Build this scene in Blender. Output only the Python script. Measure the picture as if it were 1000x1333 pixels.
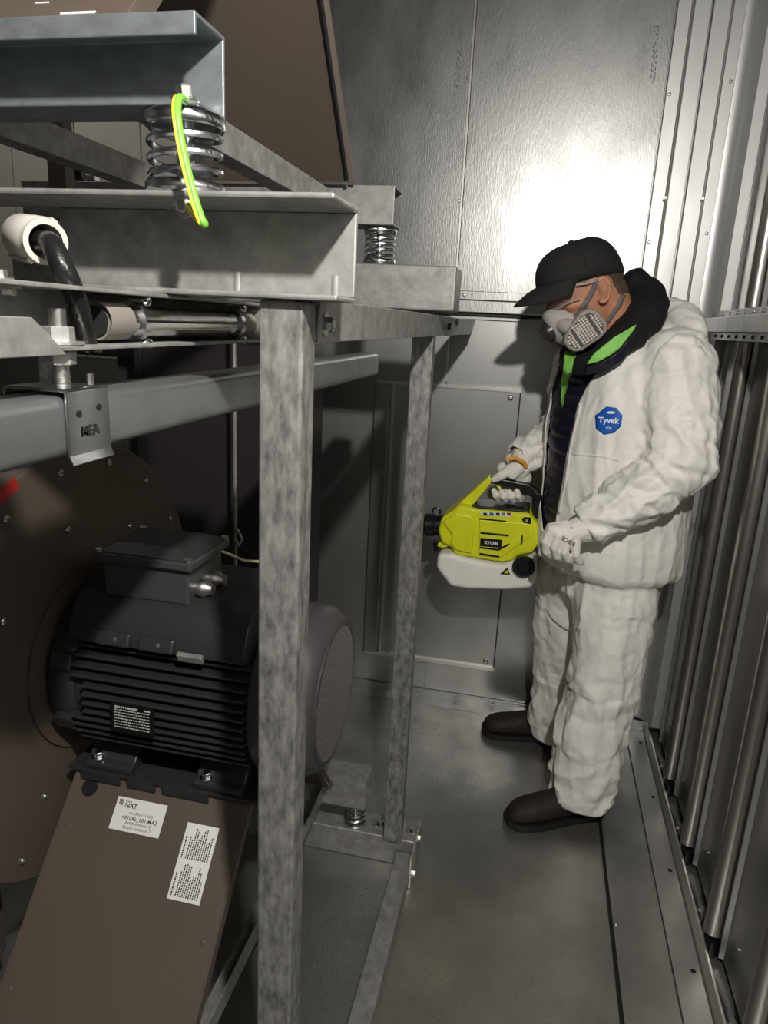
import bpy, bmesh, math, random
import numpy as np
from mathutils import Vector, Matrix, noise, geometry
from mathutils.bvhtree import BVHTree

random.seed(7)
for o in list(bpy.data.objects):
    bpy.data.objects.remove(o, do_unlink=True)
SC = bpy.context.scene
COL = SC.collection

# ------------------------------------------------------------------ camera
F_PX, CAM_H = 920.0, 1.5            # focal length in pixels of a 1000 px wide frame, eye height


def _n(v):
    v = np.array(v, float)
    return v / np.linalg.norm(v)


_Y = _n([710 - 500, 430 - 666.5, F_PX])          # vanishing point of the room's depth
_D = _n([335 - 500, 4000 - 666.5, F_PX])         # vanishing point of the plumb line
_D = _n(_D - _Y * (_D @ _Y))
_R = np.array([np.cross(_D, _Y), _Y, -_D])       # camera (x right, y down, z ahead) -> world

cam = bpy.data.cameras.new('camera')
cam.sensor_fit = 'HORIZONTAL'
cam.sensor_width = 36.0
cam.lens = 36.0 * F_PX / 1000.0
cam.clip_start = 0.02
cam_o = bpy.data.objects.new('camera', cam)
COL.objects.link(cam_o)
_m = Matrix.Identity(4)
for _i in range(3):
    _m[_i][0], _m[_i][1], _m[_i][2] = _R[_i][0], -_R[_i][1], -_R[_i][2]
_m[2][3] = CAM_H
cam_o.matrix_world = _m
SC.camera = cam_o

# ------------------------------------------------------------------ world, lamp, exposure
W = bpy.data.worlds.new('world')
SC.world = W
W.use_nodes = True
W.node_tree.nodes['Background'].inputs[0].default_value = (0.05, 0.05, 0.05, 1)
W.node_tree.nodes['Background'].inputs[1].default_value = 0.2
SC.view_settings.view_transform = 'Standard'
SC.view_settings.look = 'None'
SC.view_settings.gamma = 1.0
SC.view_settings.use_curve_mapping = False
SC.view_settings.exposure = 0.0
LAMP_POS = Vector((0.18, 0.0, 2.16))
LAMP_WATT = 118.0


# ------------------------------------------------------------------ pixel -> place
def ray(px, py):
    return _R @ np.array([px - 500.0, py - 666.5, F_PX])


def at_y(px, py, y):
    r = ray(px, py)
    p = r * (y / r[1])
    return Vector((p[0], y, p[2] + CAM_H))


def at_x(px, py, x):
    r = ray(px, py)
    p = r * (x / r[0])
    return Vector((x, p[1], p[2] + CAM_H))


def at_z(px, py, z):
    r = ray(px, py)
    p = r * ((z - CAM_H) / r[2])
    return Vector((p[0], p[1], z))


def proj(p):
    c = _R.T @ (np.array(p) - np.array([0, 0, CAM_H]))
    return 500 + F_PX * c[0] / c[2], 666.5 + F_PX * c[1] / c[2]


def proj_many(v):
    c = (v - np.array([0, 0, CAM_H])) @ _R
    return np.stack([500 + F_PX * c[:, 0] / c[:, 2], 666.5 + F_PX * c[:, 1] / c[:, 2]], 1)


# ------------------------------------------------------------------ mesh builder
ORG = {}


class MB:
    def __init__(self):
        self.v, self.f = [], []

    def add(self, vs, fs):
        k = len(self.v)
        self.v += [tuple(p) for p in vs]
        self.f += [tuple(i + k for i in q) for q in fs]
        return self

    def box(self, x0, x1, y0, y1, z0, z1):
        v = [(x, y, z) for z in (z0, z1) for y in (y0, y1) for x in (x0, x1)]
        return self.add(v, [(0, 2, 3, 1), (4, 5, 7, 6), (0, 1, 5, 4), (2, 6, 7, 3), (0, 4, 6, 2), (1, 3, 7, 5)])

    def obox(self, c, a, b, d):
        c, a, b, d = Vector(c), Vector(a), Vector(b), Vector(d)
        v = [c + a * i + b * j + d * k for k in (-1, 1) for j in (-1, 1) for i in (-1, 1)]
        return self.add(v, [(0, 2, 3, 1), (4, 5, 7, 6), (0, 1, 5, 4), (2, 6, 7, 3), (0, 4, 6, 2), (1, 3, 7, 5)])

    def prism(self, pts, vec):
        n = len(pts)
        vec = Vector(vec)
        v = [Vector(p) for p in pts] + [Vector(p) + vec for p in pts]
        fs = [tuple(range(n))[::-1], tuple(range(n, 2 * n))]
        fs += [(i, (i + 1) % n, (i + 1) % n + n, i + n) for i in range(n)]
        return self.add(v, fs)

    def loft(self, rings, cap=True):
        n = len(rings[0])
        v = [p for r in rings for p in r]
        fs = []
        for k in range(len(rings) - 1):
            for i in range(n):
                j = (i + 1) % n
                fs.append((k * n + i, k * n + j, (k + 1) * n + j, (k + 1) * n + i))
        if cap:
            fs.append(tuple(range(n))[::-1])
            fs.append(tuple(range((len(rings) - 1) * n, len(rings) * n)))
        return self.add(v, fs)

    def tube(self, path, r, n=10, cap=True, flat=1.0):
        path = [Vector(p) for p in path]
        m = len(path)
        rr = r if isinstance(r, (list, tuple)) else [r] * m
        rings = []
        up = None
        for k in range(m):
            t = (path[min(k + 1, m - 1)] - path[max(k - 1, 0)]).normalized()
            if up is None:
                up = Vector((0, 0, 1)) if abs(t.z) < .9 else Vector((1, 0, 0))
            s = t.cross(up).normalized()
            up = s.cross(t).normalized()
            rings.append([path[k] + (s * math.cos(2 * math.pi * i / n) + up * (flat * math.sin(2 * math.pi * i / n))) * rr[k]
                          for i in range(n)])
        return self.loft(rings, cap)

    def capsule(self, path, rad, n=14, hemi=3):
        """tapered rounded limb: tube with hemispherical ends"""
        path = [Vector(p) for p in path]
        rad = rad if isinstance(rad, (list, tuple)) else [rad] * len(path)
        d0 = (path[0] - path[1]).normalized()
        d1 = (path[-1] - path[-2]).normalized()
        P, Rr = [], []
        for k in range(hemi, 0, -1):
            a = k / hemi * math.pi / 2 * .96
            P.append(path[0] + d0 * rad[0] * math.sin(a)); Rr.append(rad[0] * math.cos(a))
        P += path; Rr += list(rad)
        for k in range(1, hemi + 1):
            a = k / hemi * math.pi / 2 * .96
            P.append(path[-1] + d1 * rad[-1] * math.sin(a)); Rr.append(rad[-1] * math.cos(a))
        return self.tube(P, Rr, n)

    def lathe(self, o, axis, prof, n=32, cap=True):
        o, axis = Vector(o), Vector(axis).normalized()
        u = axis.orthogonal().normalized()
        w = axis.cross(u)
        rings = [[o + axis * h + (u * math.cos(2 * math.pi * i / n) + w * math.sin(2 * math.pi * i / n)) * r for i in range(n)]
                 for r, h in prof]
        return self.loft(rings, cap)

    def text(self, s, size, o, ux, uy, bold=0.0, align='CENTER', lift=0.0):
        vs, fs = text_geo(s, size, bold, align)
        o, ux, uy = Vector(o), Vector(ux).normalized(), Vector(uy).normalized()
        nn = ux.cross(uy)
        return self.add([o + ux * a + uy * b + nn * lift for a, b in vs], fs)

    def xf(self, fn):
        self.v = [tuple(fn(Vector(p))) for p in self.v]
        return self

    def build(self, name, mat, parent=None, origin=None, smooth=False, bevel=0, seg=2, solid=0, angle=40, sub=0):
        return mk(name, np.array(self.v, float), self.f, mat, parent, origin, smooth, bevel, seg, solid, angle, sub)


def mk(name, v, f, mat, parent=None, origin=None, smooth=False, bevel=0, seg=2, solid=0, angle=40, sub=0):
    v = np.asarray(v, float)
    if parent is not None:
        org = ORG[parent.name]
    elif origin is not None:
        org = Vector(origin)
    else:
        lo, hi = v.min(0), v.max(0)
        org = Vector(((lo[0] + hi[0]) / 2, (lo[1] + hi[1]) / 2, lo[2]))
    me = bpy.data.meshes.new(name)
    me.from_pydata((v - np.array(org)).tolist(), [], [tuple(int(i) for i in q) for q in f])
    me.validate()
    bm = bmesh.new(); bm.from_mesh(me)
    bmesh.ops.recalc_face_normals(bm, faces=bm.faces)
    bm.to_mesh(me); bm.free()
    if smooth:
        me.shade_smooth()
        if smooth != 'all':
            me.set_sharp_from_angle(angle=math.radians(angle))
    me.materials.append(MAT[mat] if isinstance(mat, str) else mat)
    o = bpy.data.objects.new(name, me)
    COL.objects.link(o)
    if parent is not None:
        o.parent = parent
    else:
        o.location = org
    ORG[o.name] = org
    if solid:
        m = o.modifiers.new('thickness', 'SOLIDIFY'); m.thickness = abs(solid); m.offset = -1 if solid > 0 else 1
    if bevel:
        m = o.modifiers.new('bevel', 'BEVEL'); m.width = bevel; m.segments = seg; m.limit_method = 'ANGLE'; m.angle_limit = math.radians(35)
    if sub:
        m = o.modifiers.new('sub', 'SUBSURF'); m.levels = sub; m.render_levels = sub
    return o


def tag(o, label=None, cat=None, group=None, kind=None):
    if label: o['label'] = label
    if cat: o['category'] = cat
    if group: o['group'] = group
    if kind: o['kind'] = kind
    return o


def thing(name, loc, label, cat, group=None):
    o = bpy.data.objects.new(name, None)
    o.empty_display_size = .05
    COL.objects.link(o)
    o.location = loc
    ORG[o.name] = Vector(loc)
    return tag(o, label, cat, group)


def copy_thing(root, delta):
    c = root.copy(); COL.objects.link(c)
    c.location = root.location + Vector(delta)
    ORG[c.name] = ORG[root.name] + Vector(delta)
    for ch in root.children:
        k = ch.copy(); COL.objects.link(k); k.parent = c
        for g in ch.children:
            q = g.copy(); COL.objects.link(q); q.parent = k
    return c


_TG = {}


def text_geo(s, size, bold, align):
    key = (s, bold, align)
    if key not in _TG:
        cu = bpy.data.curves.new('lettering', 'FONT')
        cu.body = s; cu.size = 1.0; cu.align_x = align; cu.align_y = 'CENTER'; cu.offset = bold; cu.resolution_u = 2
        ob = bpy.data.objects.new('lettering', cu); COL.objects.link(ob)
        dg = bpy.context.evaluated_depsgraph_get()
        me = ob.evaluated_get(dg).to_mesh()
        _TG[key] = ([(q.co.x, q.co.y) for q in me.vertices], [tuple(p.vertices) for p in me.polygons])
        ob.evaluated_get(dg).to_mesh_clear()
        bpy.data.objects.remove(ob); bpy.data.curves.remove(cu)
    vs, fs = _TG[key]
    return [(a * size, b * size) for a, b in vs], fs


def voxel(mb, size, it=4, fac=.5):
    """union of overlapping closed shapes as one skin: (verts, faces, normals)"""
    me = bpy.data.meshes.new('tmp'); me.from_pydata(mb.v, [], mb.f)
    bm = bmesh.new(); bm.from_mesh(me); bmesh.ops.recalc_face_normals(bm, faces=bm.faces); bm.to_mesh(me); bm.free()
    ob = bpy.data.objects.new('tmp', me); COL.objects.link(ob)
    m = ob.modifiers.new('r', 'REMESH'); m.mode = 'VOXEL'; m.voxel_size = size
    if it:
        s = ob.modifiers.new('s', 'SMOOTH'); s.factor = fac; s.iterations = it
    dg = bpy.context.evaluated_depsgraph_get()
    e = ob.evaluated_get(dg).to_mesh()
    v = np.empty(len(e.vertices) * 3); e.vertices.foreach_get('co', v); v = v.reshape(-1, 3)
    nrm = np.empty(len(e.vertices) * 3); e.vertex_normals.foreach_get('vector', nrm); nrm = nrm.reshape(-1, 3)
    f = [tuple(p.vertices) for p in e.polygons]
    ob.evaluated_get(dg).to_mesh_clear()
    bpy.data.objects.remove(ob); bpy.data.meshes.remove(me)
    return v, f, nrm


def bvh_of(v, f):
    return BVHTree.FromPolygons([tuple(p) for p in v], f)


def hit(bvh, px, py, off=0.0):
    d = Vector(ray(px, py)).normalized()
    loc, nn, idx, dist = bvh.ray_cast(Vector((0, 0, CAM_H)), d)
    if loc is None:
        loc, nn, idx, dist = bvh.find_nearest(Vector((0, 0, CAM_H)) + d * 2.15)
    if nn.dot(d) > 0: nn = -nn
    return loc + nn * off


def decal(bvh, poly, off=.003, cuts=2, relax=0):
    """outline on the photograph laid onto the surface it belongs to"""
    bm = bmesh.new()
    vs = [bm.verts.new((p[0], p[1], 0)) for p in poly]
    bm.faces.new(vs)
    bmesh.ops.triangulate(bm, faces=bm.faces[:])
    for _ in range(cuts):
        bmesh.ops.subdivide_edges(bm, edges=bm.edges[:], cuts=1, use_grid_fill=True)
    bmesh.ops.triangulate(bm, faces=bm.faces[:])
    bm.verts.index_update()
    v = [hit(bvh, q.co.x, q.co.y, off) for q in bm.verts]
    C0 = Vector((0, 0, CAM_H))
    for _ in range(relax):                      # even out jumps between layers of cloth
        dist = [(p - C0).length for p in v]
        av = [sum(dist[e.other_vert(q).index] for e in q.link_edges) / len(q.link_edges) for q in bm.verts]
        v = [C0 + (p - C0) * (min(d0, .2 * d0 + .8 * a) / d0) for p, d0, a in zip(v, dist, av)]
    f = [tuple(q.index for q in fc.verts) for fc in bm.faces]
    bm.free()
    mb = MB(); mb.add(v, f)
    return mb


def ribbon(bvh, pts, w, off=.003, steps=6):
    """strap laid over a surface along a pixel polyline, w pixels wide"""
    P = []
    for a, b in zip(pts[:-1], pts[1:]):
        for k in range(steps):
            t = k / steps
            P.append((a[0] + (b[0] - a[0]) * t, a[1] + (b[1] - a[1]) * t))
    P.append(pts[-1])
    v, f = [], []
    for i, p in enumerate(P):
        q = P[min(i + 1, len(P) - 1)]; r = P[max(i - 1, 0)]
        d = np.array([q[0] - r[0], q[1] - r[1]], float); d /= np.linalg.norm(d)
        for s in (-.5, 0, .5):
            v.append(hit(bvh, p[0] - d[1] * w * s, p[1] + d[0] * w * s, off))
    for i in range(len(P) - 1):
        for j in range(2):
            f.append((i * 3 + j, i * 3 + j + 1, i * 3 + j + 4, i * 3 + j + 3))
    mb = MB(); mb.add(v, f)
    return mb


# ------------------------------------------------------------------ materials
MAT = {}


def material(name, col, metal=0.0, rough=.5, var=0.0, vscale=(8, 8, 8), rvar=0.0, bump=0.0, bscale=(60, 60, 60),
             col2=None, spangle=0.0, coat=0.0, alpha=1.0, ndet=4, trans=0.0, ior=1.45, emit=None, blotch=None, spec=None, sheen=0):
    m = bpy.data.materials.new(name); m.use_nodes = True
    nt = m.node_tree; N = nt.nodes; L = nt.links
    b = N['Principled BSDF']
    b.inputs['Base Color'].default_value = (*col, 1)
    b.inputs['Metallic'].default_value = metal
    b.inputs['Roughness'].default_value = rough
    b.inputs['Coat Weight'].default_value = coat
    b.inputs['Alpha'].default_value = alpha
    b.inputs['Transmission Weight'].default_value = trans
    b.inputs['IOR'].default_value = ior
    if spec is not None: b.inputs['Specular IOR Level'].default_value = spec
    if emit:
        b.inputs['Emission Color'].default_value = (*emit[0], 1); b.inputs['Emission Strength'].default_value = emit[1]
    tc = N.new('ShaderNodeNewGeometry')

    def mapped(scale):
        mp = N.new('ShaderNodeVectorMath'); mp.operation = 'MULTIPLY'
        mp.inputs[1].default_value = scale
        L.new(tc.outputs['Position'], mp.inputs[0])
        return mp.outputs[0]

    def nz(scale, detail=4, rg=.55):
        n = N.new('ShaderNodeTexNoise'); n.inputs['Scale'].default_value = 1.0
        n.inputs['Detail'].default_value = detail; n.inputs['Roughness'].default_value = rg
        L.new(mapped(scale), n.inputs['Vector'])
        return n.outputs['Fac']

    if var or spangle:
        c2 = col2 or tuple(c * (1 - var) for c in col)
        mx = N.new('ShaderNodeMix'); mx.data_type = 'RGBA'
        mx.inputs[6].default_value = (*c2, 1); mx.inputs[7].default_value = (*col, 1)
        rp = N.new('ShaderNodeMapRange'); rp.inputs[1].default_value = .32; rp.inputs[2].default_value = .68
        fac = nz(vscale, ndet, .55 if ndet < 6 else .66)
        if spangle:
            vo = N.new('ShaderNodeTexVoronoi'); vo.inputs['Scale'].default_value = spangle
            dist = N.new('ShaderNodeTexNoise'); dist.inputs['Scale'].default_value = spangle * 1.3
            L.new(tc.outputs['Position'], dist.inputs['Vector'])
            ad = N.new('ShaderNodeMix'); ad.data_type = 'VECTOR'; ad.inputs[0].default_value = .02
            L.new(tc.outputs['Position'], ad.inputs[4]); L.new(dist.outputs['Color'], ad.inputs[5])
            L.new(ad.outputs[1], vo.inputs['Vector'])
            sx = N.new('ShaderNodeSeparateColor'); L.new(vo.outputs['Color'], sx.inputs[0])
            mm = N.new('ShaderNodeMix'); mm.inputs[0].default_value = .5
            L.new(fac, mm.inputs[2]); L.new(sx.outputs[0], mm.inputs[3])
            fac = mm.outputs[0]
        L.new(fac, rp.inputs[0])
        L.new(rp.outputs[0], mx.inputs[0])
        L.new(mx.outputs[2], b.inputs['Base Color'])
        if rvar:
            rr = N.new('ShaderNodeMapRange'); rr.inputs[1].default_value = .3; rr.inputs[2].default_value = .7
            rr.inputs[3].default_value = rough + rvar; rr.inputs[4].default_value = rough - rvar
            L.new(fac, rr.inputs[0]); L.new(rr.outputs[0], b.inputs['Roughness'])
    if bump:
        bp = N.new('ShaderNodeBump'); bp.inputs['Strength'].default_value = bump; bp.inputs['Distance'].default_value = .002
        L.new(nz(bscale, 3), bp.inputs['Height'])
        L.new(bp.outputs[0], b.inputs['Normal'])
    MAT[name] = m
    return m


material('sheet', (.455, .455, .44), .95, .36, .16, (9, 9, 4), .06, .20, (260, 260, 45))
material('sheet_low', (.52, .52, .505), .84, .38, .22, (5, 5, 4), .06, .07, (300, 300, 80))
material('floor_sheet', (.47, .465, .44), .86, .34, .28, (5, 5, 5), .08, .5, (150, 150, 150))
material('baffle', (.46, .455, .44), .9, .30, .18, (6, 6, 2), .05)
material('rib_steel', (.50, .475, .44), .95, .32, .1, (10, 10, 2), .04)
material('galv', (.40, .395, .375), .5, .46, .45, (34, 34, 34), .08, .12, (160, 160, 160), ndet=8)
material('galv_post', (.40, .395, .375), .5, .46, .75, (75, 75, 30), .08, .25, (120, 120, 40), ndet=9)
material('tube_steel', (.33, .345, .35), .8, .33, .18, (30, 12, 30), .05)
material('sleeve', (.20, .18, .155), 0, .5, .1)  # darker than the bushing plastic: shade on the end sleeves put into the colour
material('galv_blue', (.38, .41, .43), .7, .34, .35, (30, 60, 60), .06, .06, (200, 200, 200))
material('galv_edge', (.75, .74, .70), .9, .35)
material('zinc', (.72, .74, .76), 1, .2, .2, (40, 40, 40), .06)
material('bolt', (.62, .61, .58), 1, .38, .3, (60, 60, 60), .06)
material('pipe_chrome', (.74, .73, .70), 1, .16, .12, (20, 60, 60), .05)
material('black_hole', (.004, .004, .004), 0, .9)
material('brown', (.098, .076, .060), .0, .48, .12, (3, 3, 3), .05, .04, (400, 400, 400))
material('brown_edge', (.16, .128, .105), .0, .5)
material('motor', (.027, .028, .030), .0, .42, .15, (10, 10, 10), .05, .1, (250, 250, 250), spec=.5)
material('motor_grey', (.052, .053, .056), .0, .45, .15, (10, 10, 10), .05, .05, (250, 250, 250))
material('cowl', (.060, .056, .060), .1, .42, .12, (8, 8, 8), .05)
material('grille_wire', (.085, .08, .076), .3, .45)
material('corner_sheet', (.66, .66, .645), .80, .46, .10, (7, 7, 2), .05)
material('wall_dark', (.11, .108, .103), .3, .6, .2)
material('plate_black', (.006, .006, .006), 0, .3)
material('print_silver', (.5, .5, .48), 0, .5)
material('paper', (.74, .73, .69), 0, .6)
material('ink', (.02, .02, .02), 0, .6)
material('ink_grey', (.18, .18, .18), 0, .6)
material('white_panel', (.84, .80, .73), 0, .45, .05)
material('black_plastic', (.010, .010, .011), 0, .32, .3, (40, 40, 40), .05)
material('cable_black', (.010, .010, .010), 0, .28, .2, (80, 80, 80), .08, .6, (90, 90, 90))
material('pvc', (.47, .445, .395), 0, .45, .1)
material('wire_green', (.16, .40, .04), 0, .4)
material('wire_yellow', (.75, .62, .05), 0, .4)
material('cream_wire', (.5, .42, .28), 0, .5)
material('red_tape', (.42, .02, .02), 0, .5)
material('tyvek', (.88, .85, .79), 0, .55, .06, (9, 9, 9), 0, .9, (55, 55, 55), sheen=.2)
material('glove', (.82, .78, .71), 0, .62, .08, (30, 30, 30), 0, .35, (120, 120, 120))
material('emblem_blue', (.006, .10, .46), 0, .45)
material('white_print', (.85, .87, .9), 0, .5)
material('jacket', (.012, .010, .028), 0, .42, .3, (30, 30, 30), .08, .25, (60, 60, 60))
material('hoodie', (.0045, .0045, .005), 0, .85, .2, (60, 60, 60), 0, .4, (200, 200, 200))
material('lime', (.24, .62, .10), 0, .55, .15, (20, 20, 20), 0, .3, (50, 50, 50))
material('cap_cloth', (.016, .014, .013), 0, .8, .25, (40, 40, 40), 0, .5, (900, 900, 900))
material('skin', (.50, .225, .125), 0, .5, .22, (45, 45, 45), .05, .25, (260, 260, 260))
material('hair', (.10, .07, .05), 0, .7, .5, (300, 300, 80), 0, .8, (400, 400, 120))
material('mask_grey', (.42, .395, .37), 0, .5)
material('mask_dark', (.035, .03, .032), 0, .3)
material('filter_grey', (.30, .265, .225), 0, .55)
material('filter_light', (.62, .58, .52), 0, .6)
material('filter_dark', (.08, .07, .06), 0, .7)
material('strap', (.13, .125, .12), 0, .7)
material('goggle_lens', (.60, .40, .34), 0, .04, alpha=.28)
material('goggle_frame', (.75, .75, .75), 0, .1, trans=.6)
material('sprayer_yellow', (.72, .76, .015), 0, .4, .08, (30, 30, 30), .03)
material('tank_white', (.88, .85, .78), 0, .45, .06, (20, 20, 20))
material('shoe', (.024, .017, .014), 0, .68, .4, (40, 40, 40), .08, .3, (200, 200, 200))
material('sole', (.010, .009, .008), 0, .6)
material('shoe_red', (.20, .03, .02), 0, .6)
material('orange', (.75, .33, .02), 0, .6)
material('plastic_glove_text', (.10, .095, .09), 0, .6)
material('lamp_glass', (.9, .9, .9), 0, .4, emit=((1, .96, .88), 6.0))
material('lamp_body', (.05, .05, .05), .3, .5)

# ------------------------------------------------------------------ lamp of the room (hangs behind the photographer's head)
lamp = thing('work_lamp', LAMP_POS + Vector((0, 0, .03)), 'black round work lamp hung from the ceiling on a rod', 'lamp')
MB().lathe(LAMP_POS + Vector((0, 0, .03)), (0, 0, 1), [(.085, 0), (.085, .03), (.05, .06), (.02, .07), (.02, .075)], 24).build('housing', 'lamp_body', lamp, smooth=True)
MB().tube([LAMP_POS + Vector((0, 0, .1)), LAMP_POS + Vector((0, 0, .69))], .012).build('hanger_rod', 'lamp_body', lamp, smooth=True)
ld = bpy.data.lights.new('lamp_light', 'POINT')
ld.energy = LAMP_WATT; ld.color = (1.0, .97, .92); ld.shadow_soft_size = .03
lo = bpy.data.objects.new('lamp_light', ld); COL.objects.link(lo); lo.parent = lamp; lo.location = (0, 0, -.03)
# unseen fill lamp added in the far aisle to light the pale panels
L2 = Vector((-1.85, 1.95, 2.60))
fill_lamp = thing('work_lamp', L2 + Vector((0, 0, .03)), 'small round fill lamp added out of view to light the pale panels behind the fans', 'lamp')
MB().lathe(L2 + Vector((0, 0, .03)), (0, 0, 1), [(.07, 0), (.07, .03), (.04, .06), (.02, .07), (.02, .219)], 24).build('housing', 'lamp_body', fill_lamp, smooth=True)
ld2 = bpy.data.lights.new('lamp_light', 'POINT')
ld2.energy = 5.0; ld2.color = (1.0, .95, .86); ld2.shadow_soft_size = .04
lo2 = bpy.data.objects.new('lamp_light', ld2); COL.objects.link(lo2); lo2.parent = fill_lamp; lo2.location = (0, 0, -.03)

# ================================================================== the room
XL, XR, YB, YF, ZC = -2.4, .62, 2.66, -1.3, 2.85


def struct(name, mb, mat, **k):
    return tag(mb.build(name, mat, **k), kind='structure')


_SM = {}


def screw(parent, p, axis, r=.0055, mat='bolt', name='screw'):
    """button-head screw; the mesh is shared between alike screws"""
    key = (tuple(axis), r, mat, name)
    p = Vector(p)
    if key not in _SM:
        mb = MB().lathe((0, 0, 0), axis, [(r, -.001), (r, r * .35), (r * .7, r * .7), (r * .38, r * .75), (r * .34, r * .35)], 12)
        me = bpy.data.meshes.new(name); me.from_pydata(mb.v, [], mb.f); me.materials.append(MAT[mat]); me.shade_smooth()
        me.set_sharp_from_angle(angle=math.radians(35))
        _SM[key] = me
    o = bpy.data.objects.new(name, _SM[key]); COL.objects.link(o)
    o.parent = parent; o.location = p - ORG[parent.name]
    return o


def hexbolt(parent, p, axis, r=.011, hgt=.009, washer=True, mat='bolt', name='bolt'):
    p, axis = Vector(p), Vector(axis).normalized()
    mb = MB()
    if washer: mb.lathe(p - axis * .001, axis, [(r * 1.55, 0), (r * 1.55, .0025)], 20)
    mb.lathe(p + axis * .0014, axis, [(r * .98, 0), (r, .001), (r, hgt * .85), (r * .85, hgt)], 6)
    return mb.build(name, mat, parent)


floor_o = struct('floor', MB().box(XL, XR + .1, YF, YB + .1, -.05, 0), 'floor_sheet')
struct('ceiling', MB().box(XL - .1, XR + .15, YF - .1, YB + .15, ZC, ZC + .06), 'wall_dark')
struct('wall_left', MB().box(XL - .08, XL, YF, YB + .1, 0, ZC), 'wall_dark')
struct('wall_front', MB().box(XL - .08, XR + .1, YF - .08, YF, 0, ZC), 'wall_dark')
wr = struct('wall_right', MB().box(XR, XR + .08, YF, YB + .1, 0, ZC), 'baffle')
wb = struct('wall_back', MB().box(XL, XR, YB, YB + .08, 0, ZC), 'sheet_low')

# back wall: upper sheets, seams
def panel(parent, x0, x1, z0, z1, y, mat, t=.012, name='panel', bevel=.0015):
    return MB().box(x0, x1, y, y + t, z0, z1).build(name, mat, parent, bevel=bevel)


panel(wb, -1.00, -.329, 1.612, ZC, 2.646, 'sheet')
panel(wb, -.325, .2925, 1.612, ZC, 2.640, 'sheet')
for k in range(5):
    panel(wb, -2.39 + k * .28, -2.115 + k * .28, 1.30, ZC, 2.646, 'white_panel')
MB().box(-.3335, -.3255, 2.6365, 2.65, 1.625, ZC).build('seam_bead', 'galv_edge', wb, bevel=.001)
for z in (1.70, 1.92, 2.3):
    screw(wb, (-.339, 2.6455, z), (0, -1, 0), .005)
# printed mill marks on the sheets
for (px0, py0, py1) in ((600, 40, 122), (855, 33, 105)):
    mb = MB()
    a = at_y(px0, py0, 2.6392 if px0 > 700 else 2.6453); b = at_y(px0 - (py1 - py0) * .07, py1, 2.6392 if px0 > 700 else 2.6453)
    d = (b - a); L = d.length; d.normalize(); s = Vector((1, 0, 0))
    for c in range(3):
        t = 0
        while t < L:
            w = random.uniform(.006, .016)
            mb.obox(a + d * (t + w / 2) + s * (c - 1) * .0055, d * w * .36, s * .0014, Vector((0, .0003, 0)))
            t += w + random.choice((.002, .003, .012))
    mb.build('mill_stamp', 'ink_grey', wb)

# corner strips of the back wall (raised sheet-metal trims with screws)
cs = [(.2965, .338, 2.634), (.345, .394, 2.626), (.4005, .452, 2.630), (.456, .4925, 2.622)]
for x0, x1, y in cs:
    MB().box(x0, x1, y, 2.66, 0.0, ZC).build('corner_strip', 'corner_sheet', wb, bevel=.002)
for x, y in ((.3415, 2.628), (.4540, 2.622)):
    MB().tube([(x, y, 0.02), (x, y, ZC - .01)], .0042, 8).build('seam_bead', 'galv_edge', wb, smooth=True)
cpf = [(.4935, 2.634), (.505, 2.632), (.518, 2.626), (.530, 2.617), (.540, 2.605), (.547, 2.590), (.550, 2.575)]
MB().prism([(a, b, .056) for a, b in cpf] + [(.615, 2.575, .056), (.615, 2.659, .056), (.4935, 2.659, .056)], (0, 0, ZC - .06)).build('corner_post', 'corner_sheet', wb, smooth=True)
for z in (1.25, 1.80, 2.24, .4, .75):
    screw(wb, (.307, 2.6335, z), (0, -1, 0), .0055)
    screw(wb, (.480, 2.6215, z + .03), (0, -1, 0), .0055)
for x, z in ((.338, 1.93), (.452, 1.93)):
    MB().tube([(x, 2.625, z), (x - .004, 2.600, z + .002)], .005, 8).build('stud', 'bolt', wb, smooth=True)

# ledge trim across the back wall
tr = struct('trim_1', MB().box(-.95, .2955, 2.628, 2.66, 1.592, 1.622), 'sheet', bevel=.002)
MB().box(-.95, .2955, 2.604, 2.66, 1.548, 1.5905).build('ledge_face', 'sheet', tr, bevel=.003)
MB().box(-.95, .2955, 2.622, 2.66, 1.5385, 1.547).build('shadow_gap', 'black_plastic', tr)
for x in (-.295, 0.02, -.6):
    screw(tr, (x, 2.6275, 1.607), (0, -1, 0), .0055)
# lower sheets
panel(wb, -.338, .2925, .035, 1.538, 2.648, 'sheet_low')
panel(wb, -1.0, -.343, .035, 1.538, 2.650, 'sheet_low')
panel(wb, -2.39, -1.01, .035, 1.29, 2.650, 'sheet_low')
MB().box(-.343, -.337, 2.6455, 2.655, 1.30, 1.53).build('seam_bead', 'galv_edge', wb)
for z in (1.325, .12): screw(wb, (-.352, 2.6495, z), (0, -1, 0), .005)
struct('trim_2', MB().box(-.338, -.06, 2.6335, 2.6475, 1.526, 1.534), 'sheet')

# access panel in the lower back wall
ap = thing('access_panel', (-.34, 2.6475, .17), 'large grey metal access panel screwed to the lower back wall', 'panel')
px0, px1, pz0, pz1 = -.595, -.064, .172, 1.288
MB().box(px0, px1, 2.630, 2.6475, pz0, pz1).build('sheet', 'sheet_low', ap, bevel=.003)
MB().box(px0, px1 + .002, 2.624, 2.6298, pz1 - .010, pz1 + .002).build('edge_fold', 'galv_edge', ap)
MB().box(px0, px1 + .002, 2.621, 2.6298, pz0 - .003, pz0 + .011).build('edge_fold', 'galv_edge', ap)
MB().box(px1 - .001, px1 + .0022, 2.624, 2.6298, pz0 + .012, pz1 - .011).build('dark_gap_strip', 'black_plastic', ap)  # black strip standing in for the dark gap at the panel's edge
MB().box(px0 - .005, px0 + .052, 2.606, 2.6298, pz0 + .012, pz1 - .011).build('side_channel', 'sheet', ap, bevel=.003)
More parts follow.
